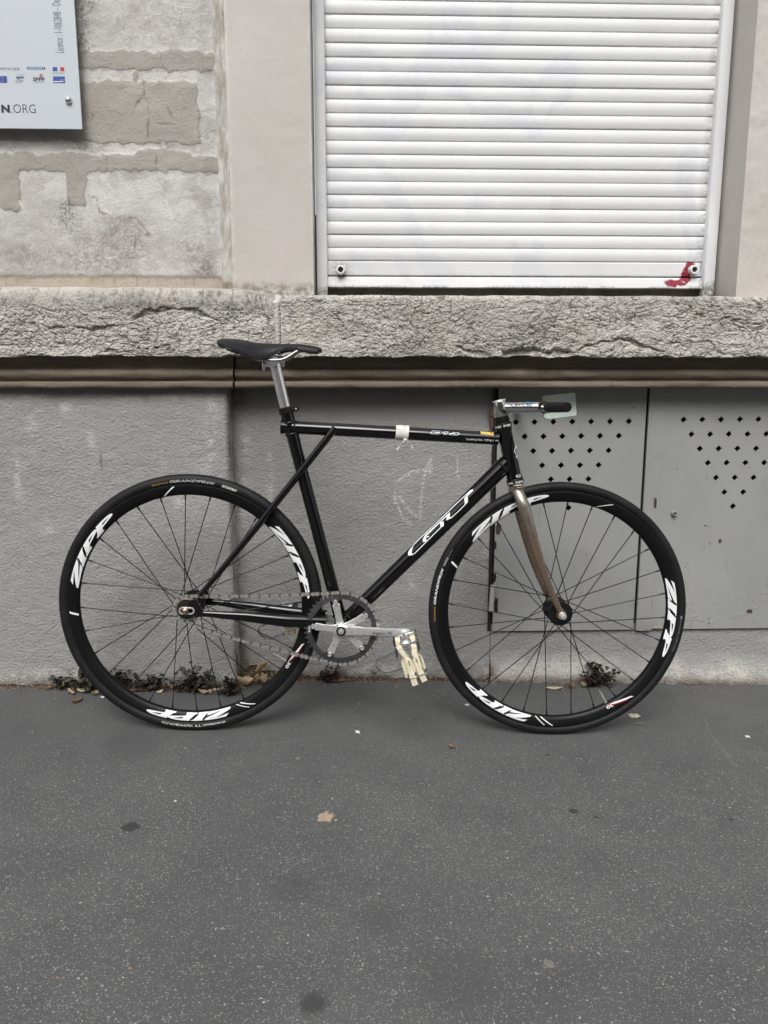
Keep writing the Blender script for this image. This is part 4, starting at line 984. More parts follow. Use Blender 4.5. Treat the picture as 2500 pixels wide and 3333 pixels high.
# ---- seatpost, collar, saddle
sp_b = seat_top + sdirv * -.02; sp_t = bk(895.5, 1188)
spo = MB().tube([sp_b, sp_t + (sp_b - sp_t).normalized() * .012, sp_t], [.0136, .0136, .0140], 28)
spo = spo.build('seatpost', alu, bike)
pdir = (sp_t - sp_b).normalized()
cl = MB().tube([sp_t - pdir * .004, sp_t + pdir * .005], [.0155, .0160], 28)
hc = sp_t + pdir * .010
cl.lathe([(0, -.023), (.0130, -.023), (.0138, -.021), (.0138, .021), (.0130, .023), (0, .023)], hc, (0, 1, 0), 26)
for dx, dz_ in ((.023, .0), (-.026, -.010)):
    cl.tube([hc + Vector((0, 0, 0)), hc + Vector((dx * .7, 0, dz_ + .002)), hc + Vector((dx, 0, dz_))], [.0110, .0095, .0080], 14, flat=(1.5, .8))
    cl.tube([hc + Vector((dx, 0, dz_ + .006)), hc + Vector((dx * .98, 0, dz_ - .010))], .0045, 14)
    cl.tube([hc + Vector((dx * .98, 0, dz_ - .009)), hc + Vector((dx * .98, 0, dz_ - .014))], .0032, 10)
cl.build('saddle_clamp', alu, spo)
kp = MB()
for z_, t_ in ((.0125, .0014), (.0205, .0012)):
    pl = []
    for k in range(13):
        s = k / 12; pl.append(Vector((hc.x - .034 + .050 * s, 0, hc.z + z_ - .002 * math.sin(s * PI * 2) - .0035 * s + .002)))
    kp.ribbon(pl, (0, 1, 0), .050, t_ * 2)
kp.build('clamp_plate', alu, spo, bevel=.0004)
col_ = MB().tube([seat_top - sdirv * .010, seat_top - sdirv * .009, seat_top + sdirv * .005, seat_top + sdirv * .006], [.0176, .0187, .0187, .0176], 30)
ec = seat_top + Vector((.026, 0, .003)); col_.lathe([(0, -.009), (.0060, -.009), (.0068, -.008), (.0068, .008), (.006, .009), (0, .009)], ec, (0, 1, 0), 20)
col_.tube([seat_top + Vector((.010, 0, .001)), ec], [.008, .0062], 12, flat=(1.1, .8))
co = col_.build('seat_collar', dark_plastic, bike)
MB().lathe([(0, -.0003), (.0026, -.0003), (.0026, .001), (0, .001)], ec + Vector((0, -.0092, 0)), (0, 1, 0), 14).build('collar_bolt', satin, co)
pxtext('lettering', 'thomson', (923, 1316), (902, 1228), 5, tubemap(sp_b, sp_t, .0138), greyp, spo) if False else None
tp = [(713, 1110), (717, 1106), (724, 1104), (740, 1103.3), (770, 1104), (800, 1108), (831, 1115), (870, 1118), (903, 1119), (950, 1119.5), (981, 1120), (1010, 1124), (1036, 1129), (1044, 1132.5), (1048, 1137)]
bt_ = [(713, 1116), (717, 1120), (724, 1122.5), (740, 1128), (770, 1137), (800, 1150), (831, 1164), (848, 1166.5), (867, 1163), (885, 1155), (905, 1145), (925, 1139), (950, 1137), (981, 1138), (1010, 1144), (1036, 1146), (1044, 1144.5), (1048, 1141)]
hw = [(713, .030), (718, .046), (726, .058), (745, .068), (770, .069), (800, .063), (831, .052), (860, .040), (885, .031), (920, .023), (960, .0195), (1010, .0185), (1036, .0165), (1044, .012), (1048, .004)]
NS = 56; rows = []
for i in range(NS):
    px = 713 + (1048 - 713) * (i / (NS - 1)) ** 1.0
    w = float(np.interp(px, *zip(*hw))); t_ = bk(px, float(np.interp(px, *zip(*tp))), 0); b_ = bk(px, float(np.interp(px, *zip(*bt_))), w)
    u = (t_.x + b_.x) / 2 if False else t_.x
    zt, zb2 = t_.z, min(b_.z, t_.z - .006)
    dx = 0
    prof_ = []
    fl = .55 + .45 * min(1, max(0, (px - 880) / 60))
    M_ = 15
    for k in range(M_):
        a = -1 + 2 * k / (M_ - 1)
        prof_.append((a * w * (1.0 if abs(a) < .98 else .99), zt - (zt - zb2 - .0045) * abs(a) ** 2.6))
    prof_ += [(w * .985, zb2), (w * .90, zb2 + .0005), (w * .80, zb2 + .006), (w * .4, zt - (zt - zb2) * .35 - .006), (-w * .4, zt - (zt - zb2) * .35 - .006), (-w * .80, zb2 + .006), (-w * .90, zb2 + .0005), (-w * .985, zb2)]
    rows.append([Vector((u, y_, z_)) for y_, z_ in prof_])
sv = MB(); m = len(rows[0]); vs = [p for r in rows for p in r]; fs = []
for i in range(NS - 1):
    for k in range(m):
        k2 = (k + 1) % m; fs.append((i * m + k, i * m + k2, (i + 1) * m + k2, (i + 1) * m + k))
fs.append(tuple(range(m))); fs.append(tuple((NS - 1) * m + k for k in range(m))[::-1])
sv.add(vs, fs)
saddlem = simple('saddle_cover', (.0095, .010, .012), .45, var=.06, vscale=30, bumpd=.0003, bscale=600, spec=.28)
saddle = sv.build('saddle', saddlem, bike)
# glossy shell edge under the cover
ed = MB()
for s in (-1, 1):
    pts = []
    for i in range(2, NS - 2):
        r = rows[i]; w_ = r[M_].y * s; pts.append(Vector((r[M_].x, s * (abs(r[M_].y) - .003), r[M_].z - .0005)))
    ed.tube(pts, [.0032] * len(pts), 8)
ed.build('shell', simple('glossy_shell', (.004, .004, .004), .15), saddle)
for s in (-1, 1):
    pts = [bk(748, 1131, 0), bk(785, 1148, 0), bk(830, 1168, 0), bk(860, 1173, 0), bk(900, 1174.5, 0), bk(918, 1173, 0), bk(935, 1167.5, 0), bk(950, 1157, 0), bk(964, 1147, 0), bk(978, 1141.5, 0), bk(1010, 1143, 0)]
    MB().tube([L2(p.x, p.z, s * (.022 if i < 7 else .022 - .003 * (i - 6))) for i, p in enumerate(pts)], .0036, 12).build('saddle_rail', simple('rail_steel', (.36, .35, .34), .25, .9), saddle)

# ---- wheels
R_IN, R_OUT = .2835, .3105
rprof = [(.2835, 0), (.2840, .0035), (.2860, .0068), (.2900, .0094), (.2950, .0112), (.3000, .0120), (.3010, .0124), (.3096, .0124), (.3098, .0118), (.3098, .010), (.3060, .0090)]
def rim_n(r): return float(np.interp(r, [a for a, b in rprof[:8]], [b for a, b in rprof[:8]]))
def zipp_polys():
    Z_ = [(0, .03), (.01, .22), (.07, .42), (.14, .64), (.21, .86), (.17, .80), (.10, .72), (.04, .66), (.082, 1.0), (.335, 1.0), (.306, .70), (.25, .50), (.18, .30), (.11, .13), (.18, .20), (.24, .32), (.295, .44), (.25, .0)]
    I_ = [(.258, 0), (.274, .2), (.297, .22), (.355, .86), (.342, .9), (.348, 1), (.484, 1), (.473, .90), (.457, .87), (.385, .20), (.394, .15), (.387, 0)]
    def P_(d): return ([(a + d, b) for a, b in [(.400, 0.02), (.411, .17), (.436, .25), (.497, .86), (.49, .9), (.50, 1), (.593, 1.0), (.65, .99), (.70, .96), (.728, .89), (.742, .78), (.735, .68), (.71, .59), (.646, .48), (.545, .37), (.524, .17), (.537, .05), (.521, 0)]],
                       [[(a + d, b) for a, b in [(.560, .52), (.582, .74), (.63, .79), (.688, .80), (.63, .66)]]])
    return [(Z_, []), (I_, []), P_(0), P_(.252)]
def slash(s0, s1, s2, s3): return [(s0, 0), (s1, 0), (s2, 1), (s3, 1)]
SPN = 28
def torus_n(r, d=.0004, m=.0125):
    q_ = m ** 2 - (r - .3225) ** 2; return math.sqrt(max(q_, 0)) + d
redd = simple('red_decal', (.42, .015, .03), .4); orange = simple('orange_print', (.50, .27, .06), .55); worn_white = simple('worn_white_print', (.42, .42, .41), .7, var=.8, vscale=260)
dim_red = simple('faint_red_print', (.10, .008, .012), .5)
def wheel(center, th, fl_r, fl_n, hub_prof, top_ang, first_near, spins, valve_ang, front):
    cen = Vector(center)
    wl = MB().lathe([(r, n) for r, n in rprof] + [(r, -n) for r, n in rprof[::-1][:-1]], cen, (0, 1, 0), 160, closed=True).build('wheel', rim_mat, bike)
    prof_t = []
    for k in range(20):
        a = PI * (1.25 - 1.5 * k / 19) - PI / 2 + PI
        prof_t.append((.3225 + .0127 * math.sin(-PI * .72 + 2 * PI * .72 * k / 19 + PI / 2 - 0) if False else .3225 + (.0125 if front else .0142) * math.cos(-2.45 + 4.9 * k / 19), (.0127 if front else .0140) * math.sin(-2.45 + 4.9 * k / 19)))
    prof_t = [(.3098, -.0124), (.3106, -.0122)] + prof_t + [(.3106, .0122), (.3098, .0124)]
    MB().lathe(prof_t, cen, (0, 1, 0), 160).build('tyre', rubber, wl)
    hb_ = MB().lathe(hub_prof, cen, (0, 1, 0), 36).build('hub', simple('hub_black', (.009, .009, .010), .30, .3), wl)
    def pol(r, a, n): return Vector((cen.x + r * math.cos(a), -n, cen.z + r * math.sin(a)))
    # spokes share one mesh
    tilt = 2 * PI * 3 / 14 * (0.92)
    a_ = pol(.2850, 0, 0); b_ = pol(fl_r, tilt, fl_n); Ls = (a_ - b_).length
    sm_ = MB().tube([(0, 0, 0), (0, 0, Ls - .013)], .00120, 8).tube([(0, 0, Ls - .0135), (0, 0, Ls - .012), (0, 0, Ls - .002), (0, 0, Ls + .001)], [.0013, .0021, .0021, .0026], 8).mesh('spoke', spokem)
    for i in range(SPN):
        ang = math.radians(top_ang) - 2 * PI * i / SPN
        near = (i % 2 == 0) == first_near; sgn = 1 if near else -1; dirn = 1 if (i // 2) % 2 == 0 else -1
        p1 = pol(.2850, ang, sgn * .0008); p0 = pol(fl_r, ang + dirn * tilt, sgn * (fl_n + dirn * .0012))
        d_ = p1 - p0; mt = Matrix.Translation(p0) @ d_.to_track_quat('Z', 'Y').to_matrix().to_4x4() @ Matrix.Diagonal((1, 1, d_.length / Ls, 1))
        linkobj('spoke', sm_, wl, mt)
    def m_rim(a0, a1, r0=.2866, r1=.3070):
        return lambda s, t: pol(r0 + (r1 - r0) * t, math.radians(a0 + (a1 - a0) * s), rim_n(r0 + (r1 - r0) * t) + .0004)
    for a0, a1 in spins['word']:
        polydecal('lettering', zipp_polys(), m_rim(a0, a1), inkw, wl, step=.05)
    for a, tw, w in spins['slash']:
        polydecal('stripe', [(slash(0, w, w + tw, tw), [])], (lambda a: (lambda s, t: m_rim(a, a - 1)(s, t)))(a), inkw, wl, step=.4)
    fa = spins['flag']
    def fm(s, t): return m_rim(fa, fa - 1)(s, t)
    polydecal('stripe', [([(0, .94), (-9.0 * -1 * .0, .94), (1.0, .82), (9.4, .30), (7.6, .22), (2.5, .50)][::-1], [])], fm, inkw, wl, step=.5) if False else None
    polydecal('stripe', [([(-6.5, 1.0), (-4.2, .80), (3.2, .34), (5.4, .10), (2.6, .17), (-1.2, .38), (-5.6, .70)], [])], lambda s, t: m_rim(fa, fa - 1)(s, t), inkw, wl, step=.6)
    polydecal('stripe', [([(-4.2, .80), (-3.2, .86), (4.2, .40), (7.2, .0), (5.4, .10), (3.2, .34)], [])], lambda s, t: m_rim(fa, fa - 1)(s, t), redd, wl, step=.6)
    lettering('lettering', '30', (lambda u, v: m_rim(spins['num'] , spins['num'] - 1, .2895, .2975)(u, v)), inkw, wl, 3.6, 1.0, bold=.02)
    lettering('lettering', 'course', (lambda u, v: m_rim(spins['num'] - 1.0, spins['num'] - 2.0, .2866, .2890)(u, v)), dim_red, wl, 4.6, 1.0)
    for txt, a0, a1, r0, r1, mm in spins['tyre']:
        def mt_(u, v, a0=a0, a1=a1, r0=r0, r1=r1):
            r = r0 + (r1 - r0) * v; return pol(r, math.radians(a0 + (a1 - a0) * u), torus_n(r, .0004, .0127 if front else .0140))
        if txt.startswith('#'): polydecal('label', [([(0, 0), (1, 0), (1, 1), (0, 1)], [])], mt_, mm, wl, step=.2)
        else: lettering('lettering', txt, mt_, mm, wl, 1.0, 1.0, bold=.025 if 'GRAND' in txt else .0, shear=.25 if 'GRAND' in txt else 0)
    # valve
    v0, v1 = pol(.286, math.radians(valve_ang), 0), pol(.245, math.radians(valve_ang), 0)
    vd = (v1 - v0)
    MB().tube([v0, v0 + vd * .06, v0 + vd * .07, v0 + vd * .66, v0 + vd * .67, v0 + vd * .86, v0 + vd * .87, v1], [.0038, .0038, .0027, .0027, .0018, .0018, .0012, .0010], 12).build('valve', satin, wl)
    return wl
hub_r = [(0, -.056), (.0075, -.056), (.0085, -.050), (.0125, -.046), (.014, -.038), (.0305, -.036), (.0315, -.035), (.0315, -.032), (.0305, -.031), (.014, -.029), (.0125, 0), (.014, .029), (.0305, .031), (.0315, .032), (.0315, .035), (.0305, .036), (.014, .038), (.0125, .046), (0, .046)]
hub_f = [(0, -.048), (.0075, -.048), (.009, -.040), (.013, -.036), (.0305, -.034), (.0315, -.033), (.0315, -.030), (.0305, -.029), (.013, -.026), (.0115, 0), (.013, .026), (.0305, .029), (.0315, .030), (.0315, .033), (.0305, .034), (.013, .036), (.009, .040), (0, .048)]
s0 = (0, .75)
rear_sp = dict(word=[(172, 129), (46, 4), (-69.5, -113)], slash=[(103, 5.5, .9), (186.2, 1.6, 1.0), (-66.0, -5.5, .6), (-63.5, -6.5, .9)], flag=-24.5, num=-29.8,
               tyre=[('Continental', 106.5, 99.5, .3172, .3222, orange), ('GRANDPRIX', 98.5, 78, .3170, .3235, worn_white), ('#box', 75, 68, .3172, .3230, worn_white), ('GRANDPRIX TT handmade', -104, -74, .3172, .3226, worn_white)])
front_sp = dict(word=[(142, 97), (18.5, -23), (-101.5, -141)], slash=[(73, 6.8, .7), (157.8, 1.6, 1.0), (-99, -5.2, .6), (-96, -6.2, .9)], flag=-53.5, num=-57.8,
                tyre=[('Continental', 185.5, 178.6, .3180, .3226, orange), ('GRANDPRIX', 177.5, 160.0, .3175, .3236, inkw), ('#box', 159, 154.5, .3178, .3235, greyp), ('25-622', 154, 150.5, .3180, .3222, greyp), ('handmade in germany', -3.2, -18.4, .3185, .3224, greyp), ('#flag', -1.2, -2.7, .3185, .3228, greyp)])
rw = wheel(RW, 0, .0270, .0335, hub_r, 92.3, False, rear_sp, -31, False)
fw = wheel(FW, 0, .0275, .0315, hub_f, 87.2, False, front_sp, -60.3, True)

# ---- fork
cr0 = ht_b + htd * .015
crown = MB().tube([cr0, cr0 + htd * .006, cr0 + htd * .020, cr0 + htd * .026], [.0195, .0190, .0185, .0150], 26)
rb = [bk(1681, 1592, .020), bk(1692, 1615, .036), bk(1706, 1650, .042), bk(1724, 1712, .046), bk(1741, 1774, .049), bk(1760, 1838, .051), bk(1777, 1884, .051), bk(1796, 1930, .051), bk(1813, 1968, .051), bk(1823, 1990, .051)]
crown.tube([cr0 + htd * .012 + Vector((0, .034, 0)), cr0 + htd * .010 + Vector((0, .02, 0)), cr0 + htd * .010 - Vector((0, .02, 0)), cr0 + htd * .012 - Vector((0, .034, 0))], [.012, .0165, .0165, .012], 20)
fork = crown.build('fork', forkm, bike)
for s in (1, -1):
    bl_ = [L2(p.x, p.z, -p.y * s) for p in rb]
    MB().tube(bl_, [.0125, .0138, .0136, .0126, .0112, .0098, .0090, .0082, .0074, .0062], 22, flat=(.85, 1.08)).build('fork_blade', forkm, fork)
    e_ = bl_[-1]; MB().prism([(e_.x - .006, e_.z + .010), (e_.x + .005, e_.z + .010), (FW.x + .010, FW.z + .002), (FW.x + .010, FW.z - .008), (FW.x - .006, FW.z - .010), (FW.x - .010, FW.z + .0)], lambda a, b, h: (a, -h, b), s * .049, s * .053).build('fork_end', forkm, fork, smooth=False, bevel=.001)
# small engraved triangle on the crown is raised metal
tr = z4 = lambda l: [(1650 + x / 4.023, 1550 + y / 4.023) for x, y in l]
tb = MB()
def n_pt(px, py, n): return bk(px, py, n)
for pl in ([(135, 150), (215, 150), (190, 198), (140, 172)], [(100, 125), (200, 118)]):
    tb.tube([n_pt(*p, .0375) for p in tr(pl)], .0011, 6)
tb.build('crown_ornament', forkm, fork)
nutm = satin
for c, off, s in ((FW, .053, 1), (FW, .053, -1)):
    MB().lathe([(0, -.0), (.0098, 0), (.0102, -.003), (.0100, -.005), (.0085, -.0065), (.0082, -.012), (.0070, -.0145), (.0052, -.0150), (.0050, -.0185), (.003, -.0190), (.0, -.0190)], c + Vector((0, -s * off, 0)), (0, s, 0), 22).build('axle_nut', nutm, bike)
MB().lathe([(.0075, -.0415), (.0125, -.0415), (.0125, -.0405), (.0075, -.0405)], FW, (0, 1, 0), 28, closed=True).build('brass_ring', simple('brass', (.50, .33, .08), .35, .9), bike)

# ---- drive train
NR = .0435
def pr2(c, r, a, n): return Vector((c.x + r * math.cos(a), -n, c.z + r * math.sin(a)))
CR = Vector((BBU, 0, BBV))
T_ = 46; RP = T_ * .0127 / (2 * PI)
ring = MB(); vs = []; fs = []; NA = T_ * 8
bolt_a = [math.radians(102.5 - 72 * k - 0) for k in range(5)]
for j, n in enumerate((NR - .0015, NR + .0015)):
    for k in range(NA):
        th = 2 * PI * k / NA
        ri = .0765
        dm = min(abs((th - b + PI) % (2 * PI) - PI) for b in bolt_a)
        ri -= .0130 * math.exp(-(dm / .135) ** 4)
        ri += .0012 * math.cos(5 * (th - bolt_a[0]))
        c_ = math.cos(T_ * th); ro = .0885 + .0072 * max(0, c_) ** .8
        vs += [pr2(CR, ri, th, n), pr2(CR, .0870, th, n), pr2(CR, ro, th, n if n == NR - .0015 and False else (NR + (n - NR) * .6))]
for k in range(NA):
    k2 = (k + 1) % NA; o_ = NA * 3
    for j, b0 in enumerate((0, o_)):
        for m_ in range(2): fs.append((b0 + k * 3 + m_, b0 + k * 3 + m_ + 1, b0 + k2 * 3 + m_ + 1, b0 + k2 * 3 + m_))
    fs.append((k * 3, k2 * 3, o_ + k2 * 3, o_ + k * 3)); fs.append((k * 3 + 2, k2 * 3 + 2, o_ + k2 * 3 + 2, o_ + k * 3 + 2))
ring.add(vs, fs); ringo = ring.build('chainring', ringm, bike)
lettering('lettering', 'DURA-ACE', lambda u, v: pr2(CR, .0785 + .0058 * v, math.radians(187 - 22 * u), NR + .0019), inkw, ringo, 1, 1)
for b in bolt_a:
    MB().lathe([(0, -.0035), (.0025, -.0035), (.0027, -.0045), (.0050, -.0045), (.0056, -.0035), (.0056, .006), (0, .006)], pr2(CR, .0712, b, NR + .0075), (0, 1, 0), 20).build('chainring_bolt', satin, bike)
# spider and crank arm
eye = bk(1322, 2062, .070); adir = Vector((eye.x - BBU, 0, eye.z - BBV)); armL = .165; adir.normalize(); aang = math.atan2(adir.z, adir.x)
spd = MB()
for b in bolt_a:
    ca, sa = math.cos(b), math.sin(b)
    def mp(x, y, h, ca=ca, sa=sa): return Vector((BBU + x * ca - y * sa, -h, BBV + x * sa + y * ca))
    o_ = [(.010, -.012), (.022, -.0092), (.045, -.0082), (.064, -.0098), (.0668, -.008), (.0668, .008), (.064, .0098), (.045, .0082), (.022, .0092), (.010, .012)]
    spd.prism(o_, mp, NR + .003, NR + .0085)
crk_o = bpy.data.objects.new('crank_arm', None)
ca, sa = math.cos(aang), math.sin(aang)
def mpa(x, y, h): return Vector((BBU + x * ca - y * sa, -h, BBV + x * sa + y * ca))
def armmesh(sign=1, a=aang, n0=.052, n1=.066):
    ca, sa = math.cos(a), math.sin(a)
    secs = [(-.0185, .002, 0), (-.0165, .0095, 0), (-.010, .0155, 0), (0, .0178, 0), (.010, .0165, 0), (.020, .0140, 0), (.035, .0125, .001), (.06, .0118, .002), (.09, .0116, .003), (.12, .0116, .004), (.142, .0122, .005), (.155, .0135, .0055), (.165, .0138, .006), (.172, .0122, .006), (.1765, .0080, .006), (.1785, .002, .006)]
    vs = []; fs = []; K = 14
    for x, hw_, off in secs:
        for k in range(K):
            th = 2 * PI * k / K; c_, s_ = math.cos(th), math.sin(th); sq = 1 / max(abs(c_), abs(s_)) ** .72
            y = hw_ * c_ * sq * .93; h = (n0 + n1) / 2 + off + (n1 - n0) / 2 * s_ * sq * .93 * min(1, hw_ / .009)
            vs.append(Vector((BBU + x * ca - y * sa, -h * sign, BBV + x * sa + y * ca)))
    for i in range(len(secs) - 1):
        for k in range(K): k2 = (k + 1) % K; fs.append((i * K + k, i * K + k2, (i + 1) * K + k2, (i + 1) * K + k))
    fs.append(tuple(range(K))); fs.append(tuple((len(secs) - 1) * K + k for k in range(K)))
    return MB().add(vs, fs)
arm = armmesh().build('crank_arm', satin, bike)
spd.build('spider', satin, arm, smooth=False, bevel=.0012)
MB().lathe([(.0, -.0005), (.0118, -.0005), (.0120, -.002), (.0105, -.0022), (.0, -.0022)], (BBU, -.0665, BBV), (0, 1, 0), 28).build('dust_ring', dark_plastic, arm)
MB().lathe([(0, -.0060), (.0030, -.0060), (.0034, -.0048), (.0072, -.0046), (.0078, -.003), (.0078, 0), (0, 0)], (BBU, -.0665, BBV), (0, 1, 0), 24).build('crank_bolt', satin, arm)
lettering('lettering', 'Sugino 75', lambda u, v: mpa(.078 + .049 * u, -.0048 + .0075 * v, .0745 - .0012), inkk, arm, 1, 1, shear=.25, bold=.01)
far = armmesh(-1, aang + PI).build('crank_arm', satin, bike)
# sprocket, lockring, axle nut, slot plate
ns = NR; vs = []; fs = []; TS = 16; NA = TS * 8
for n in (ns - .0014, ns + .0014):
    for k in range(NA):
        th = 2 * PI * k / NA; ro = .0293 + .0058 * max(0, math.cos(TS * th)) ** .8
        vs += [pr2(RW, .019, th, n), pr2(RW, ro, th, n)]
for k in range(NA):
    k2 = (k + 1) % NA; o_ = NA * 2
    fs += [(k * 2, k * 2 + 1, k2 * 2 + 1, k2 * 2), (o_ + k * 2, o_ + k * 2 + 1, o_ + k2 * 2 + 1, o_ + k2 * 2), (k * 2 + 1, k2 * 2 + 1, o_ + k2 * 2 + 1, o_ + k * 2 + 1)]
spr = MB().add(vs, fs).build('sprocket', simple('rusty_sprocket', (.26, .19, .12), .45, .9, var=.4, vscale=150), bike)
MB().lathe([(.0255, -.0500), (.0272, -.0500), (.0276, -.0490), (.0276, -.0450), (.0255, -.0450)], RW, (0, 1, 0), 48, closed=True).build('lockring', simple('pale_lockring', (.62, .58, .50), .3, .9), spr)
MB().lathe([(0, -.0480), (.0255, -.0480), (.0255, -.0440), (0, -.0440)], RW, (0, 1, 0), 40).build('hub_cap', simple('hub_face', (.035, .034, .033), .35, .5), spr)
slot = lambda r0, r1: [(RW.x + .003 + sx_ * .0105 + r0 * math.cos(a), RW.z + r0 * math.sin(a)) for sx_, aa in ((1, np.linspace(-PI / 2, PI / 2, 9)), (-1, np.linspace(PI / 2, 1.5 * PI, 9))) for a in aa]
MB().prism(slot(.0095, 0), lambda a, b, h: (a, -h, b), .0632, .0650, [slot(.0055, 0)[::-1]]).build('slot_plate', satin, bike, smooth=False, bevel=.0004)
for s in (1, -1):
    MB().lathe([(0, -.0), (.0090, 0), (.0090, -.0015), (.0078, -.002), (.0076, -.0060), (.0058, -.0075), (.0050, -.0080), (.0050, -.0115), (.0038, -.012), (.0034, -.0095), (0, -.0095)], Vector((0, -s * .0652, .3362)), (0, s, 0), 6 if False else 18).build('axle_nut', simple('copper_nut', (.40, .30, .22), .3, 1.0), bike)

# chain: rivets and rollers as one mesh, every link plate pair an object
topr = pr2(CR, RP, math.radians(98), NR); RS_ = TS * .0127 / (2 * PI)
path = []
a_s = math.radians(92.5)
# upper run
pu0 = pr2(RW, RS_, a_s, NR); pu1 = pr2(CR, RP, a_s - .02, NR)
for k in range(40): s = k / 40; p_ = pu0.lerp(pu1, s); p_.z -= .0035 * math.sin(PI * s); path.append(p_)
a1 = math.radians(90.5); a2 = math.radians(-113)
for k in range(80): path.append(pr2(CR, RP, a1 + (a2 - a1) * k / 79, NR))
low_px = [(1045, 2148), (1011, 2142), (966, 2130), (888, 2110), (809, 2090.5), (731, 2068.5), (671, 2049), (634, 2037)]
lo = [bk(px, py, NR) for px, py in low_px]
# smooth the hanging run
def cat(P, n=8):
    out = []
    for i in range(len(P) - 1):
        p0, p1, p2, p3 = P[max(i - 1, 0)], P[i], P[i + 1], P[min(i + 2, len(P) - 1)]
        for k in range(n):
            t_ = k / n; out.append(.5 * ((2 * p1) + (p2 - p0) * t_ + (2 * p0 - 5 * p1 + 4 * p2 - p3) * t_ * t_ + (3 * p1 - p0 - 3 * p2 + p3) * t_ ** 3))
    return out + [P[-1]]
path += cat(lo)
ae = math.atan2(path[-1].z - RW.z, path[-1].x - RW.x); a_end = a_s - 2 * PI
a_st = min(ae - .15, math.radians(-58))
for k in range(41): path.append(pr2(RW, RS_, a_st + (a_end - a_st) * k / 40, NR))
path = [p for i, p in enumerate(path) if i == 0 or (p - path[i - 1]).length > 1e-5]
dl = np.r_[0, np.cumsum([(b - a).length for a, b in zip(path[:-1], path[1:])])]
tot = dl[-1]; NL = int(round(tot / .0127 / 2)) * 2
px_ = np.interp(np.linspace(0, tot, NL + 1), dl, [p.x for p in path]); pz_ = np.interp(np.linspace(0, tot, NL + 1), dl, [p.z for p in path])
pins = MB()
for i in range(NL):
    c = Vector((px_[i], -NR, pz_[i])); pins.lathe([(0, -.0052), (.0016, -.0052), (.0018, -.0046), (.0018, .0046), (0, .0048)], c, (0, 1, 0), 8).lathe([(.0038, -.0016), (.0038, .0016)], c, (0, 1, 0), 8)
chn = pins.build('chain', alu, bike)
chain_shaded = simple('shaded_inner_plate', (.15, .14, .125), .38, .7)  # inner plates darkened in colour to stand for shade between the outer plates
chain_lit = simple('lit_outer_plate', (.44, .42, .39), .30, .7, var=.2, vscale=200)  # same steel, kept bright as the lit copy
def link_mesh(h, hh, m=None):
    o_ = []
    K = 7
    for k in range(K): a = -PI / 2 - PI * k / (K - 1) ; o_.append((-.00635 + hh * math.cos(a), hh * math.sin(a)))
    o_.append((0, hh * .62))
    for k in range(K): a = PI / 2 - PI * k / (K - 1); o_.append((.00635 + hh * math.cos(a), hh * math.sin(a)))
    o_.append((0, -hh * .62))
    b = MB()
    for s in (1, -1): b.prism(o_, lambda x, y, q_: (x, -q_, y), s * h - .0005, s * h + .0005)
    return b.mesh('chain_link', m or chainm, smooth=False)
lo_, li_ = link_mesh(.0040, .0046, chain_lit), link_mesh(.0028, .0044, chain_shaded)
for i in range(NL):
    a = Vector((px_[i], -NR, pz_[i])); b = Vector((px_[i + 1], -NR, pz_[i + 1])); d = b - a; ang = math.atan2(d.z, d.x)
    linkobj('chain_link', lo_ if i % 2 else li_, chn, Matrix.Translation((a + b) / 2) @ Matrix.Rotation(-ang, 4, 'Y') @ Matrix.Diagonal((d.length / .0127, 1, 1, 1)))

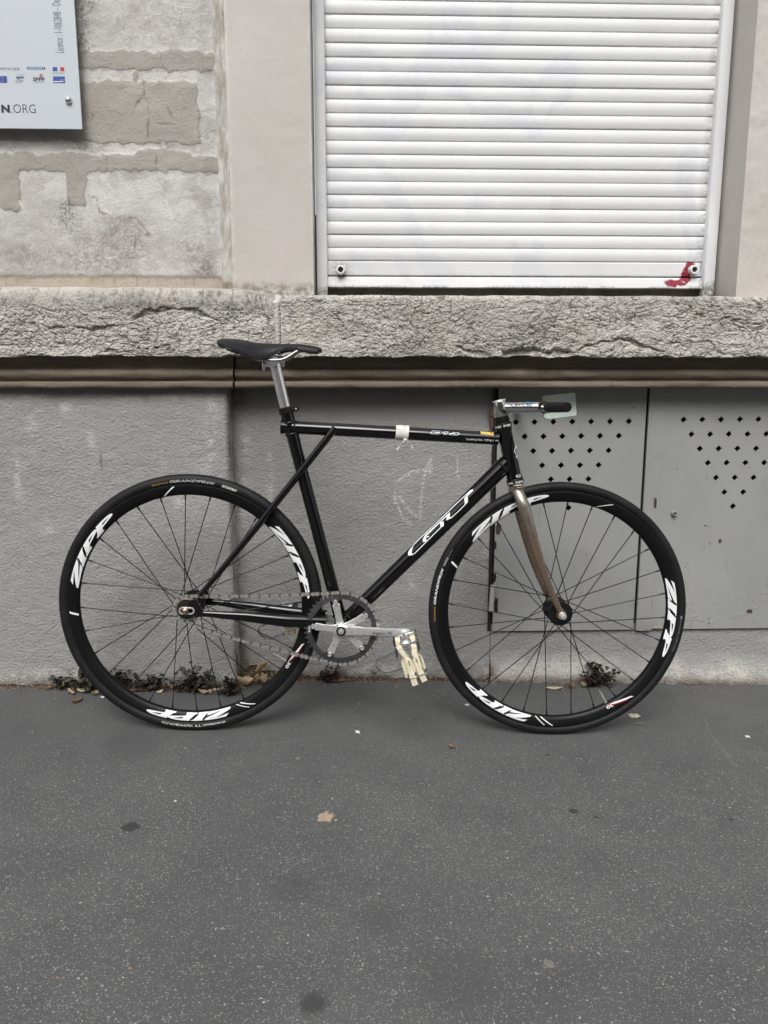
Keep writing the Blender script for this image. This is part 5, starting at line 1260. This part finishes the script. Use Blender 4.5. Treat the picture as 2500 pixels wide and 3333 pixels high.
# ---- pedals with clips and straps
steelm = simple('strip_steel', (.24, .24, .235), .24, .75, var=.3, vscale=60)
cream = simple('cream_leather', (.64, .58, .42), .62, var=.14, vscale=55, bumpd=.0006, bscale=160)
creamd = simple('cream_leather_edge', (.35, .27, .17), .7, var=.3, vscale=90)
z3 = lambda x, y: (1200 + x / 7.54, 2020 + y / 7.54)
P0 = bk(*z3(890, 400), .078)
Pf = Vector((2 * BBU - P0.x, 0, 2 * BBV - P0.z))
def make_pedal(T):
    B = lambda x, y, n: T(bk(*z3(x, y), n))
    ax0 = T(Vector((P0.x, -.064, P0.z))); axd = T(Vector((P0.x, -.165, P0.z))) - ax0; axn = axd.normalized()
    body = MB().lathe([(0, 0), (.0085, 0), (.0085, .004), (.0115, .006), (.0135, .010), (.0135, .018), (.0118, .020), (.0085, .026), (.0078, .050), (.0095, .056), (.0135, .060), (.0150, .066), (.0150, .074), (.0125, .082), (.007, .087), (0, .088)], ax0, axn, 28)
    pd = body.build('pedal', alu, bike)
    cage = MB()
    for (a, b, c, n_) in [((630, 480), (790, 400), (1130, 302), .086), ((652, 700), (820, 600), (1168, 510), .138)]:
        cage.ribbon([B(*a, n_), B(*b, n_), B((b[0] + c[0]) / 2 + 30, (b[1] + c[1]) / 2 - 12, n_), B(*c, n_)], T(Vector((0, 0, 1))) - T(Vector((0, 0, 0))), .0085, .0028)
    cage.build('pedal_bridge', alu, pd, bevel=.0005)
    for (a, b) in [((605, 450), (705, 885)), ((1128, 262), (1245, 690))]:
        A_ = B(*a, .080); E_ = B(a[0] + (b[0] - a[0]), b[1], .080 + .080); E_ = T(Vector((T(A_).x, -.160, T(A_).z))) if False else B(*b, .162)
        pts = []
        pl = MB()
        L_ = (E_ - A_).length; d_ = (E_ - A_).normalized(); up = Vector((0, 0, 1)); up = (up - d_ * up.dot(d_)).normalized(); sd = d_.cross(up)
        prof2 = []
        for k in range(17): prof2.append((k / 16 * L_, .0060 + (.0030 if k % 2 else 0)))
        o2 = prof2 + [(x, -y) for x, y in prof2[::-1]]
        pl.prism(o2, lambda x, y, h: A_ + d_ * x + up * y + sd * h, -.0009, .0009)
        pl.build('cage_plate', simple('black_cage', (.012, .012, .012), .35, .4), pd, smooth=False)
    # toe clip: steel strip bent into a loop
    cw = T(Vector((0, -1, 0))) - T(Vector((0, 0, 0)))
    cp_ = [(640, 790), (520, 850), (380, 915), (250, 965), (195, 1010), (178, 1080), (200, 1150), (270, 1230), (370, 1290), (500, 1300), (640, 1260), (760, 1215), (890, 1190)]
    MB().ribbon(cat([B(x, y, .112) for x, y in cp_], 4), cw, .017, .0026).build('toe_clip', steelm, pd, bevel=.0003)
    wire = [(178, 1110), (200, 1175), (280, 1270), (400, 1335), (520, 1335), (640, 1290), (700, 1270)]
    # straps
    sts = [([(700, 400, .085), (712, 520, .095), (740, 640, .142), (790, 730, .148), (880, 850, .150), (940, 900, .150), (900, 940, .148), (860, 1010, .146), (880, 1120, .146), (925, 1250, .146), (965, 1390, .146)], .0115),
           ([(975, 915, .150), (965, 960, .152), (990, 1080, .154), (1040, 1250, .155), (1090, 1420, .156), (1150, 1590, .156)], .0140),
           ([(1060, 370, .085), (1085, 480, .095), (1105, 600, .142), (1120, 720, .148), (1125, 820, .150), (1180, 860, .150), (1250, 900, .147), (1300, 1040, .146), (1345, 1180, .146)], .0125),
           ([(1120, 890, .150), (1150, 920, .153), (1200, 1050, .154), (1260, 1220, .155), (1320, 1370, .156), (1380, 1490, .156)], .0140),
           ([(1060, 960, .148), (1100, 1100, .148), (1150, 1260, .148), (1180, 1320, .147)], .0090)]
    for pts, w in sts:
        P_ = cat([B(*p) for p in pts], 5)
        side = []
        for i, p in enumerate(P_):
            t_ = (P_[min(i + 1, len(P_) - 1)] - P_[max(i - 1, 0)]).normalized(); yy = Vector((0, 1, 0)); side.append(t_.cross(yy) if abs(t_.dot(yy)) < .95 else Vector((1, 0, 0)))
        MB().ribbon(P_, side, w, .0024).build('toe_strap', cream, pd, bevel=.0005)
    for a, b in [((985, 990), (1010, 1115)), ((1155, 925), (1200, 1035)), ((1245, 870), (1320, 1075)), ((1312, 1120), (1350, 1210))]:
        MB().tube([B(*a, .1572), B(*b, .1575)], .0009, 6).build('strap_stitch', blackm, pd)
    bw = MB(); bw.tube([B(1010, 1440, .158), B(1090, 1415, .159), B(1160, 1385, .159), B(1190, 1365, .157)], .0009, 8); bw.tube([B(1230, 1358, .158), B(1300, 1330, .159), B(1380, 1308, .159), B(1415, 1300, .157)], .0009, 8)
    bw.build('buckle_wire', chrome, pd)
    bkm = MB()
    for x, y in ((1150, 1320), (1400, 1250), (975, 1365)):
        c = B(x, y, .150); bkm.tube([c + Vector((0, -.006, .004)), c + Vector((0, .006, .004))], .003, 8); bkm.tube([c + Vector((0, -.006, -.004)), c + Vector((0, .006, -.004))], .0022, 8); bkm.box(c - Vector((.001, .006, .006)), c + Vector((.001, .006, .006)))
    bkm.build('strap_buckle', chrome, pd)
    return pd
make_pedal(lambda p: Vector(p))
_dp = Vector((Pf.x - P0.x, 0, Pf.z - P0.z))
make_pedal(lambda p: Vector((p[0] + _dp.x, -p[1], p[2] + _dp.z)))

# white cloth tape knotted round the top tube
tape = MB()
tdir = (tt_r - tt_m).normalized(); c0 = bk(1291, 1408); rr = random.Random(4)
for k in range(6):
    s0_ = k * .0048; c = c0 + tdir * s0_
    a0 = rr.uniform(0, 6); pts = []
    up = Vector((0, 0, 1)); up = (up - tdir * up.dot(tdir)).normalized(); sd = tdir.cross(up)
    for j in range(31):
        th = 2 * PI * j / 30; r_ = R_TT + .0010 + .0007 * (k % 3) + .0007 * math.sin(3 * th + a0); pts.append(c + tdir * (.0022 * math.sin(th + a0 * .3)) + up * (math.cos(th) * r_) + sd * (math.sin(th) * r_))
    tape.ribbon(pts, tdir, .0085, .0012)
def tb_(px, py, n): return bk(px, py, n)
tape.ribbon(cat([tb_(1322, 1432, .016), tb_(1310, 1440, .018), tb_(1300, 1452, .012), tb_(1292, 1464, .014)], 4), (1, 0, .3), .0030, .001)
tape.ribbon(cat([tb_(1320, 1432, .016), tb_(1330, 1438, .018), tb_(1338, 1448, .013), tb_(1343, 1459, .014)], 4), (1, 0, -.3), .0022, .001)
tape.tube([tb_(1316, 1428, .015), tb_(1320, 1433, .019), tb_(1326, 1434, .016)], [.003, .0042, .003], 8)
def tape_mat():
    t = NT('white_cloth_tape'); p = t.obj(); w = t.n('TexWave', {'Vector': t.mapv(p, (1, 1, 1)), 'Scale': 260, 'Distortion': 2.0}); n1 = t.noise(p, 90, 4, .6)
    return t.set(col=t.mix(t.ramp(n1, [(.35, 0.), (.75, 1.)]), (.70, .70, .66), (.50, .50, .46)), rough=.9, nrm=t.bump(w, .5, .0004))
tpo = tape.build('cloth_tape', tape_mat(), None); tpo.matrix_world = BM
tag(tpo, 'white cloth tape wound and knotted round the black top tube of the bicycle', 'tape')

# ------------------------------------------------------------------ unseen house added behind the viewer for reflections and to block low sky
added_house = tag(empty('building', (0, -22, 0)), 'pale stone house added across the street, out of view, for reflections in the chrome', 'building')
opm = simple('added_facade', (.36, .34, .30), .85, var=.12, vscale=.6); glassd = simple('window_glass', (.03, .035, .04), .1)
ob = MB(); YO = -13.0
wx = [(-22 + 3.2 * i) for i in range(14)]; wz = [1.2, 4.6, 7.9, 10.2]
holes = [[(x, z), (x + 1.3, z), (x + 1.3, z + 2.0), (x, z + 2.0)] for x in wx for z in wz]
ob.prism([(-25, -1.2), (25, -1.2), (25, 12.6), (-25, 12.6)], lambda a, b, h: (a, h, b), -.6, -.0, holes)
o = ob.build('wall', opm, added_house, smooth=False)
wm = MB().box((0, -.42, 0), (1.3, -.38, 2.0)).mesh('window', glassd, smooth=False)
for x in wx:
    for z in wz: linkobj('window', wm, added_house, Matrix.Translation((x, 0, z)))

# ------------------------------------------------------------------ weeds, leaves and litter
def leaf_mat(name, c1, c2, rough=.55, veins=True):
    t = NT(name); p = t.obj(); n1 = t.noise(p, 60, 4, .6)
    return t.set(col=t.mix(t.ramp(n1, [(.35, 0.), (.65, 1.)]), c1, c2), rough=rough, spec=.3)
weedm = [leaf_mat('weed_leaf_dark', (.026, .027, .020), (.056, .056, .040)), leaf_mat('weed_leaf_purple', (.030, .018, .018), (.055, .035, .030))]
stemm = simple('weed_stem', (.07, .045, .03), .7)
wl_mesh = []
for k in range(2):
    pts = []
    for a in range(12):
        th = 2 * PI * a / 12; r_ = .5 * (1 + .16 * math.cos(5 * th) + .05 * math.sin(3 * th)); pts.append((r_ * math.cos(th) + .45, r_ * math.sin(th), .10 * math.cos(2 * th)))
    b = MB().add([(.35, 0, -.06)] + pts, [(0, 1 + i, 1 + (i + 1) % 12) for i in range(12)]); wl_mesh.append(b.mesh('leaf', weedm[k], fix=False))
def weed(px, py, wpx, hpx, n, label, seed, yw=None, mi=0, droop=.3):
    rr = random.Random(seed); base = gnd(px, py)
    if yw is not None and base.y > yw - .006: base = Vector((at(px, py, yw).x, yw - .008, 0)); base.z = SLOPE * base.x
    s = 2.2 / F_PX; W_, H_ = wpx * s / 2, hpx * s
    r = tag(empty('weed', base), label, 'weed', 'weeds growing along the foot of the wall')
    st = MB(); tips = []
    for k in range(max(4, n // 5)):
        a = rr.uniform(-1.15, 1.15); h = H_ * rr.uniform(.3, 1.1) * (1 - .35 * abs(a)); e = Vector((a * W_, -rr.uniform(0, .035), h)); m_ = Vector((a * W_ * .4, -.01, h * .55))
        pts = [Vector((a * .01, 0, -.004)), m_, e]; st.tube(pts, [.0011, .0009, .0005], 5, caps=False); tips.append(pts)
    st.build('stem', stemm, r)
    for k in range(int(n * 2.3)):
        p = rr.choice(tips); t_ = rr.uniform(.25, 1.05); q_ = p[0].lerp(p[1], t_ * 2) if t_ < .5 else p[1].lerp(p[2], t_ * 2 - 1)
        q_ = q_ + Vector((rr.gauss(0, .008), rr.gauss(-.004, .006), rr.gauss(0, .006))); q_.z = max(q_.z, .002)
        sz = rr.uniform(.009, .019)
        mt = Matrix.Translation(q_) @ Matrix.Rotation(rr.uniform(0, 6.28), 4, 'Z') @ Matrix.Rotation(rr.uniform(-.9, .7), 4, 'Y') @ Matrix.Rotation(rr.uniform(-.8, .8), 4, 'X') @ Matrix.Scale(sz, 4)
        linkobj('leaf', wl_mesh[1 if rr.random() < (.25 if mi == 0 else .75) else 0], r, mt)
    return r
weed(225, 2235, 70, 60, 22, 'small weed trailing left, leftmost of the weeds at the wall foot', 1, Y_LEFT)
weed(300, 2245, 110, 75, 60, 'dark low weed half hidden behind the left edge of the rear tyre', 2, Y_LEFT)
weed(405, 2235, 80, 90, 34, 'weed with upright round leaves just inside the rear wheel rim', 3, Y_LEFT)
weed(490, 2235, 110, 75, 48, 'spreading weed left of the tallest weed inside the rear wheel', 4, Y_LEFT)
weed(635, 2248, 110, 115, 80, 'tallest dark weed under the rear hub, inside the rear wheel', 5, Y_LEFT)
weed(745, 2255, 80, 70, 42, 'dark weed at the corner of the projecting plinth panel', 6, Y_LEFT)
weed(1085, 2205, 70, 60, 26, 'dark weed against the wall below the chainring', 7, Y_MID, 1)
weed(1938, 2210, 100, 105, 70, 'dark purplish weed inside the front wheel, below its hub', 8, Y_MID - .02, 1)
gb = random.Random(3); base = at(1218, 2196, Y_MID - .012)
gr = tag(empty('grass_tuft', base), 'tiny bright green grass tuft at the wall foot right of the chainring', 'grass tuft'); gm_ = simple('fresh_grass', (.09, .16, .04), .5)
for k in range(9):
    a = gb.uniform(-.012, .012); h = gb.uniform(.010, .024); MB().ribbon([Vector((a * .3, 0, 0)), Vector((a * .7, -.003, h * .6)), Vector((a * 1.4, -.006, h))], (1, 0, 0), [.0022, .0018, .0004], .0004).build('blade', gm_, gr)

leafm = [leaf_mat('dry_leaf_tan', (.26, .19, .11), (.40, .31, .20)), leaf_mat('dry_leaf_brown', (.13, .072, .042), (.22, .125, .075)), leaf_mat('dry_leaf_pale', (.42, .36, .24), (.52, .47, .34))]
def dry_leaf(px, py, L_, Wd, rot, curl, label, mi=0, stem=0., seed=0, name='dry_leaf', lift=.002, cup=.5, roll=0.0, wav=.0):
    rr = random.Random(seed + 50); c = gnd(px, py); s = (c - CAM).length / F_PX
    Ln, Wm = L_ * s, Wd * s; nu, nv = 14, 7; P = []
    for i in range(nu):
        t_ = i / (nu - 1); w = Wm / 2 * (math.sin(PI * min(1, t_ * 1.02 + .01)) ** .75) * (1.15 - .3 * t_); x = (t_ - .5) * Ln
        for j in range(nv):
            v = (j / (nv - 1)) * 2 - 1
            zz_ = curl * Ln * (t_ - .5) ** 2 * 1.6 + cup * Wm * .5 * abs(v) ** 1.6 + wav * Wm * math.sin(t_ * 9 + seed + v * 2) * .5
            P.append(Vector((x, v * w * (1 - .35 * cup * abs(v)), zz_)))
    fs = [(i * nv + j, i * nv + j + 1, (i + 1) * nv + j + 1, (i + 1) * nv + j) for i in range(nu - 1) for j in range(nv - 1)]
    M_ = Matrix.Rotation(rot, 3, 'Z') @ Matrix.Rotation(roll, 3, 'X')
    P = [M_ @ p for p in P]; zmin = min(p.z for p in P); P = [p - Vector((0, 0, zmin)) for p in P]
    b = MB().add(P, fs)
    o = b.build(name, leafm[mi], None, fix=False); o.location = c + Vector((0, 0, lift))
    md = o.modifiers.new('thickness', 'SOLIDIFY'); md.thickness = .0005
    if stem:
        e = M_ @ Vector((-Ln * .5, 0, curl * Ln * .4)) - Vector((0, 0, zmin)); d = M_ @ Vector((-1, .35, 0))
        so_ = MB().tube([e, e + d * stem * s * .5 + Vector((0, 0, .002)), e + (M_ @ Vector((-1, .9, 0))) * stem * s * .8], [.0007, .0006, .0010], 6).build('stem', simple('leaf_stem', (.25, .17, .09), .7), o)
    tag(o, label, 'leaf', 'dead leaves on the pavement'); return o
DL = dry_leaf
DL(200, 2240, 52, 24, -.9, .5, 'tan curled leaf, leftmost of the fallen leaves, under the small weed', 0, seed=1, cup=.9, wav=.3)
DL(272, 2256, 42, 20, -.1, .4, 'yellowish folded leaf just left of the rear tyre', 2, seed=2, cup=.9)
DL(312, 2262, 34, 20, .9, .6, 'pale leaf touching the outer edge of the rear tyre', 0, seed=3, cup=1.0, roll=.4)
DL(470, 2250, 60, 22, .05, .2, 'long rusty brown leaf lying inside the rear wheel under weeds', 1, seed=4)
DL(520, 2256, 26, 14, .9, .4, 'small mustard leaf inside the rear wheel, right of the rusty one', 2, seed=5, roll=.3)
DL(560, 2246, 70, 26, .1, .3, 'pale torn leaf between two weeds inside the rear wheel', 0, seed=6, cup=.9, wav=.4)
DL(440, 2252, 40, 16, .3, .3, 'brown leaf nearest the rim inside the rear wheel', 1, seed=16)
DL(838, 2222, 58, 42, 1.1, 1.0, 'large curled tan leaf upright in the corner dirt', 0, seed=7, cup=1.4, roll=.6, lift=.028)
DL(808, 2240, 66, 34, .15, .5, 'broad tan leaf lowest in the corner pile', 0, seed=8, cup=1.0, wav=.3, lift=.010)
DL(856, 2234, 50, 36, -.9, .8, 'crumpled tan leaf right end of the corner pile', 0, seed=9, cup=1.3, lift=.012)
DL(822, 2208, 44, 16, -.7, .3, 'narrow tan leaf standing against the wall above the corner pile', 0, seed=10, cup=.8, lift=.045, roll=.9)
DL(1090, 2208, 60, 34, .3, .6, 'reddish brown curled leaf below the chainring', 1, seed=11, cup=1.0, wav=.3)
DL(1095, 2222, 62, 22, .0, .2, 'flat orange-brown leaf in front of the reddish curled one', 1, seed=12)
DL(1125, 2204, 70, 22, .25, .3, 'pinkish tan leaf pointing right, below the chainring', 0, seed=13, cup=.9)
DL(1165, 2203, 46, 10, -.15, .1, 'narrow pale leaf tip at the right of the leaves below the chainring', 0, seed=14)
DL(1728, 2205, 36, 18, -.4, .4, 'small brown leaf at the wall between weed and door joint', 1, seed=15, cup=.8)
DL(1803, 2243, 54, 22, .0, .15, 'flat oval yellow-brown leaf with long stalk inside the front wheel', 2, stem=0, seed=17, cup=.15)
DL(1903, 2238, 30, 24, .6, .7, 'small curled tan leaf below the purplish weed', 0, seed=18, cup=1.1)
DL(1858, 2242, 34, 16, -.3, .3, 'dark brown shrivelled leaf left of the curled tan one', 1, seed=19, cup=1.1, wav=.5)
DL(2345, 2218, 66, 20, .05, .3, 'light brown narrow leaf by the wall at the right', 0, seed=20, cup=.8, wav=.3)
DL(2262, 2220, 36, 8, -.1, .1, 'thin dark leaf at the wall right of the front tyre', 1, seed=21)
DL(1470, 2434, 26, 22, 2.4, .3, 'single brown leaf with stalk on open pavement between the wheels', 1, stem=22, seed=22, cup=.4)
DL(252, 2288, 34, 18, .7, .4, 'small shrivelled dark leaf on the pavement outside the rear tyre', 1, seed=23, cup=1.0)
_lf = [(160, 2246, 30, 12, .4, 1, 'brown sliver of leaf at the far left of the weeds'), (232, 2262, 30, 16, -.6, 0, 'small tan leaf between the leftmost leaf and the folded one'), (352, 2250, 40, 18, .2, 1, 'reddish brown leaf in the shade just inside the rear rim'),
       (400, 2258, 34, 16, -.3, 0, 'tan leaf below the upright round-leaved weed'), (600, 2254, 40, 16, .4, 1, 'brown leaf at the left foot of the tallest weed'), (668, 2262, 44, 18, -.2, 0, 'tan leaf at the right foot of the tallest weed'), (712, 2252, 36, 14, .5, 2, 'pale leaf between tallest weed and corner weed'),
       (770, 2246, 40, 18, -.5, 1, 'dark brown leaf left of the corner pile'), (892, 2224, 30, 14, .3, 1, 'small brown leaf right of the corner pile'), (930, 2210, 26, 12, -.3, 0, 'tan bit of leaf by the wall under the chain'), (1040, 2214, 36, 16, .6, 1, 'brown leaf bit left of the leaves below the chainring')]
for k, (a_, b2_, l_, w_, ro_, mi_, lb_) in enumerate(_lf): DL(a_, b2_, l_, w_, ro_, .4, lb_, mi_, seed=60 + k, cup=.9, wav=.3, lift=.003)
sk = gnd(1830, 2240); e = gnd(1840, 2262)
stt = MB().tube([gnd(1826, 2218) + Vector((0, 0, .004)), sk + Vector((0, 0, .003)), gnd(1833, 2255) + Vector((0, 0, .002)), gnd(1842, 2263) + Vector((0, 0, .002))], [.0007, .0008, .0009, .0022], 6).build('leaf_stalk', simple('pale_stalk', (.30, .22, .12), .7), None)
tag(stt, 'thin bent tan leaf stalk beside the oval leaf inside the front wheel', 'stalk')
tw = MB().tube([gnd(2225, 2208) + Vector((0, 0, .006)), gnd(2290, 2208) + Vector((0, 0, .009)), gnd(2350, 2217) + Vector((0, 0, .004)), gnd(2375, 2226) + Vector((0, 0, .002))], [.0006, .0009, .0010, .0006], 6).build('twig', simple('pale_twig', (.30, .22, .14), .7), None)
tag(tw, 'long thin dry twig lying along the wall foot at the right', 'twig')

def lump(px, py, w, h, m, name, label, cat, seed, flat=.35, group=None):
    rr = random.Random(seed); c = gnd(px, py); s = (c - CAM).length / F_PX; a = w * s / 2; b = h * s / 2 * 1.7; vs = [(0, 0, 0)]; fs = []
    R_, K = (4, 12) if w < 50 else (4, 26); vs = []
    for i in range(R_):
        f = 1 - i / R_ * .9; z = flat * a * 2 * math.sin(i / (R_ - 1) * PI / 2) if R_ > 1 else 0
        for k in range(K):
            th = 2 * PI * k / K; j = (1 + rr.uniform(-.16, .16)) if w < 50 or flat < .02 else .78 + .30 * math.sin(5 * th + seed) * rr.random() + rr.uniform(-.22, .22); vs.append((a * math.cos(th) * f * j, b * math.sin(th) * f * j, z * rr.uniform(.8, 1.1)))
    for i in range(R_ - 1):
        for k in range(K): k2 = (k + 1) % K; fs.append((i * K + k, i * K + k2, (i + 1) * K + k2, (i + 1) * K + k))
    fs.append(tuple((R_ - 1) * K + k for k in range(K))); fs.append(tuple(range(K))[::-1])
    o = MB().add(vs, fs).build(name, m, None, smooth=True); o.location = c + Vector((0, 0, .0004)); tag(o, label, cat, group); return o
pebm = simple('brown_crumb', (.26, .155, .10), .8, var=.3, vscale=300); paperm = simple('white_paper', (.70, .69, .64), .8, var=.1, vscale=120); creamp = simple('cream_scrap', (.55, .52, .40), .8, var=.2, vscale=100)
gumm = simple('old_gum', (.155, .15, .135), .9, var=.15, vscale=100); gumd = simple('dark_gum', (.035, .037, .036), .75, var=.1, vscale=80); biscuit = simple('dried_food', (.34, .26, .19), .9, var=.3, vscale=160, bumpd=.001)
lump(1061, 2658, 56, 38, biscuit, 'food_scrap', 'flattened tan food scrap on the pavement in front of the bicycle', 'food scrap', 1, .05)
lump(1094, 2669, 9, 7, biscuit, 'food_crumb', 'tan crumb just right of the flattened food scrap', 'crumb', 2, .2)
lump(423, 2692, 56, 26, gumd, 'gum_spot', 'largest dark round gum spot on the pavement, lower left', 'gum spot', 3, .015)
lump(180, 2668, 17, 9, gumm, 'gum_spot', 'pale small gum spot left of the large dark one', 'gum spot', 4, .03)
lump(1787, 3138, 28, 20, gumm, 'gum_spot', 'pale gum spot low on the pavement right of centre', 'gum spot', 5, .03)
lump(969, 2468, 15, 12, gumm, 'gum_spot', 'pale ring of gum below the chainring on open pavement', 'gum spot', 6, .03)
lump(1865, 2640, 28, 16, gumd, 'gum_spot', 'left one of two dark gum spots below the front wheel', 'gum spot', 7, .015)
lump(1942, 2661, 18, 9, gumd, 'gum_spot', 'right one of two dark gum spots below the front wheel', 'gum spot', 8, .015)
lump(1782, 2457, 17, 7, gumd, 'gum_spot', 'small dark gum spot just under the front tyre', 'gum spot', 9, .03)
lump(2379, 2668, 14, 8, gumd, 'gum_spot', 'small dark gum spot near the right edge', 'gum spot', 10, .03)
for px, py, w, m_, lb in [(603, 2436, 11, pebm, 'orange crumb left of centre below the rear tyre'), (571, 2608, 11, creamp, 'cream crumb between the large gum spot and food scrap'), (424, 3152, 12, pebm, 'orange crumb low in the left half'), (188, 3182, 10, pebm, 'orange crumb nearest the left bottom corner'),
                        (714, 3306, 9, pebm, 'orange crumb at the bottom edge'), (1860, 3084, 11, pebm, 'small reddish crumb above the pale gum spot'), (105, 2384, 9, pebm, 'brown crumb level with the rear tyre foot, far left'), (1168, 2292, 11, pebm, 'reddish crumb behind the pedal on the pavement'),
                        (1290, 2236, 12, pebm, 'dark red crumb left of the pedal straps'), (2206, 2285, 8, gumm, 'grey pebble right of the front tyre'), (182, 2274, 8, pebm, 'brown seed left of the rear tyre'), (1243, 2219, 8, pebm, 'round seed between chainring and pedal')]:
    lump(px, py, w * .8, w * .45, m_, 'crumb', lb, 'crumb', int(px), .35)
def scrap(px, py, w, h, m, label, seed):
    rr = random.Random(seed); c = gnd(px, py); s = (c - CAM).length / F_PX; a = w * s / 2; b = h * s / 2 * 2.0; G = 6; vs = []
    for i in range(G):
        for j in range(G): vs.append((a * (2 * i / (G - 1) - 1) * (1 + rr.uniform(-.12, .12)), b * (2 * j / (G - 1) - 1) * (1 + rr.uniform(-.12, .12)), rr.uniform(.0005, .004)))
    fs = [(i * G + j, (i + 1) * G + j, (i + 1) * G + j + 1, i * G + j + 1) for i in range(G - 1) for j in range(G - 1)]
    o = MB().add(vs, fs).build('paper_scrap', m, None, fix=False); o.location = c; o.rotation_euler.z = rr.uniform(-.4, .4); md = o.modifiers.new('thickness', 'SOLIDIFY'); md.thickness = .0004
    tag(o, label, 'paper scrap')
scrap(2064, 2331, 30, 13, creamp, 'cream paper scrap on the pavement right of the front tyre', 1)
scrap(2080, 2356, 18, 6, gumm, 'grey scrap just below the cream paper scrap', 2)
scrap(1567, 2208, 20, 12, paperm, 'crumpled white paper at the wall foot beside the front tyre', 3)
scrap(1164, 2384, 13, 10, paperm, 'small white scrap on the pavement between the wheels', 4)
scrap(1520, 2296, 12, 5, paperm, 'thin white scrap just outside the front tyre, left side', 5)
scrap(2434, 2400, 12, 6, paperm, 'small white scrap near the right edge of the pavement', 6)
scrap(335, 2271, 16, 3, paperm, 'narrow white scrap touching the rear tyre, left side', 7)

# dirt that nobody could count: soil and crumbs swept into the wall foot
def dirt_band(name, x0, x1, yw, depth, hgt, seed, m, n, blobs=()):
    rr = np.random.RandomState(seed); b = MB()
    nx = int((x1 - x0) / .006); xx = np.linspace(x0, x1, nx); rows = []
    for j, f in enumerate(np.linspace(0, 1, 7)):
        hx = hgt * (fbm(xx * 12, xx * 0 + 3, 4, seed) * 1.6 - .3)
        for bx, bh, bw in blobs: hx = hx + bh * np.exp(-((xx - bx) / bw) ** 2)
        hx = np.maximum(hx, 0); dp = depth * (.4 + fbm(xx * 9, xx * 0 + 9, 3, seed + 2)) + hx * .9
        zz_ = SLOPE * xx + hx * (1 - f) ** 1.5 + (fbm(xx * 130, xx * 0 + j * 3.3, 2, seed) - .5) * .010 * (f < .99) + .0008 * (1 - f) - .0012 * f
        rows.append(np.stack([xx, yw - dp * f, zz_], -1))
    o = grid_obj(name, np.array(rows), m, None); tag(o, kind='stuff'); return o
soil = NT('swept_dirt'); pp = soil.pos(); a_ = soil.noise(pp, 240, 4, .7); b2 = soil.noise(pp, 30, 4, .6); v_ = soil.vor(pp, 260, out=1)
cc = soil.mix(soil.ramp(a_, [(.35, 0.), (.65, 1.)]), (.030, .020, .015), (.085, .060, .045)); cc = soil.mix(soil.math('MULTIPLY', soil.math('LESS_THAN', soil.sep(v_, 0), .14), .8), cc, (.26, .19, .13))
soil = soil.set(col=cc, rough=.95, nrm=soil.bump(a_, 1.0, .003), spec=.1)
xc = XL + .055
dirt_band('wall_foot_dirt', -1.3, XL - .002, Y_LEFT + .003, .018, .006, 3, soil, 0)
dirt_band('wall_foot_dirt', XL, 2.0, Y_MID + .003, .022, .010, 5, soil, 0, blobs=[(xc - .02, .034, .03), (xc + .05, .020, .08), (at(1095, 2200, Y_MID).x, .010, .05)])
dv = MB(); rr = random.Random(12)                           # loose fragments
for k in range(900):
    if rr.random() < .35: x = rr.gauss(xc + .02, .06); y = Y_MID - abs(rr.gauss(0, .035)) - .012
    elif rr.random() < .5: x = rr.uniform(-1.1, XL); y = Y_LEFT - abs(rr.gauss(0, .022)) - .004
    else: x = rr.uniform(XL + .02, 1.6); y = Y_MID - abs(rr.gauss(0, .020)) - .010
    if x < XL + .01 and y > Y_LEFT: continue
    z = SLOPE * x + .002; s_ = rr.uniform(.001, .0035)
    if abs(x - xc) < .06: z += .045 * math.exp(-((x - xc) / .045) ** 2) * max(0, 1 + (y - Y_MID) / .07) ** 1.5
    a = rr.uniform(0, 6.28); d = Vector((math.cos(a), math.sin(a), rr.uniform(-.3, .5))); l = s_ * rr.uniform(1, 3.2); c = Vector((x, y, z)); w = d.cross(Vector((0, 0, 1))).normalized() * s_ * .5
    dv.add([c - d * l, c + w, c + d * l, c - w, c + Vector((0, 0, s_ * .7))], [(0, 1, 4), (1, 2, 4), (2, 3, 4), (3, 0, 4), (0, 3, 2, 1)])
tag(dv.build('loose_fragments', simple('fragment_brown', (.20, .13, .085), .85, var=.6, vscale=70), None, smooth=False), kind='stuff')
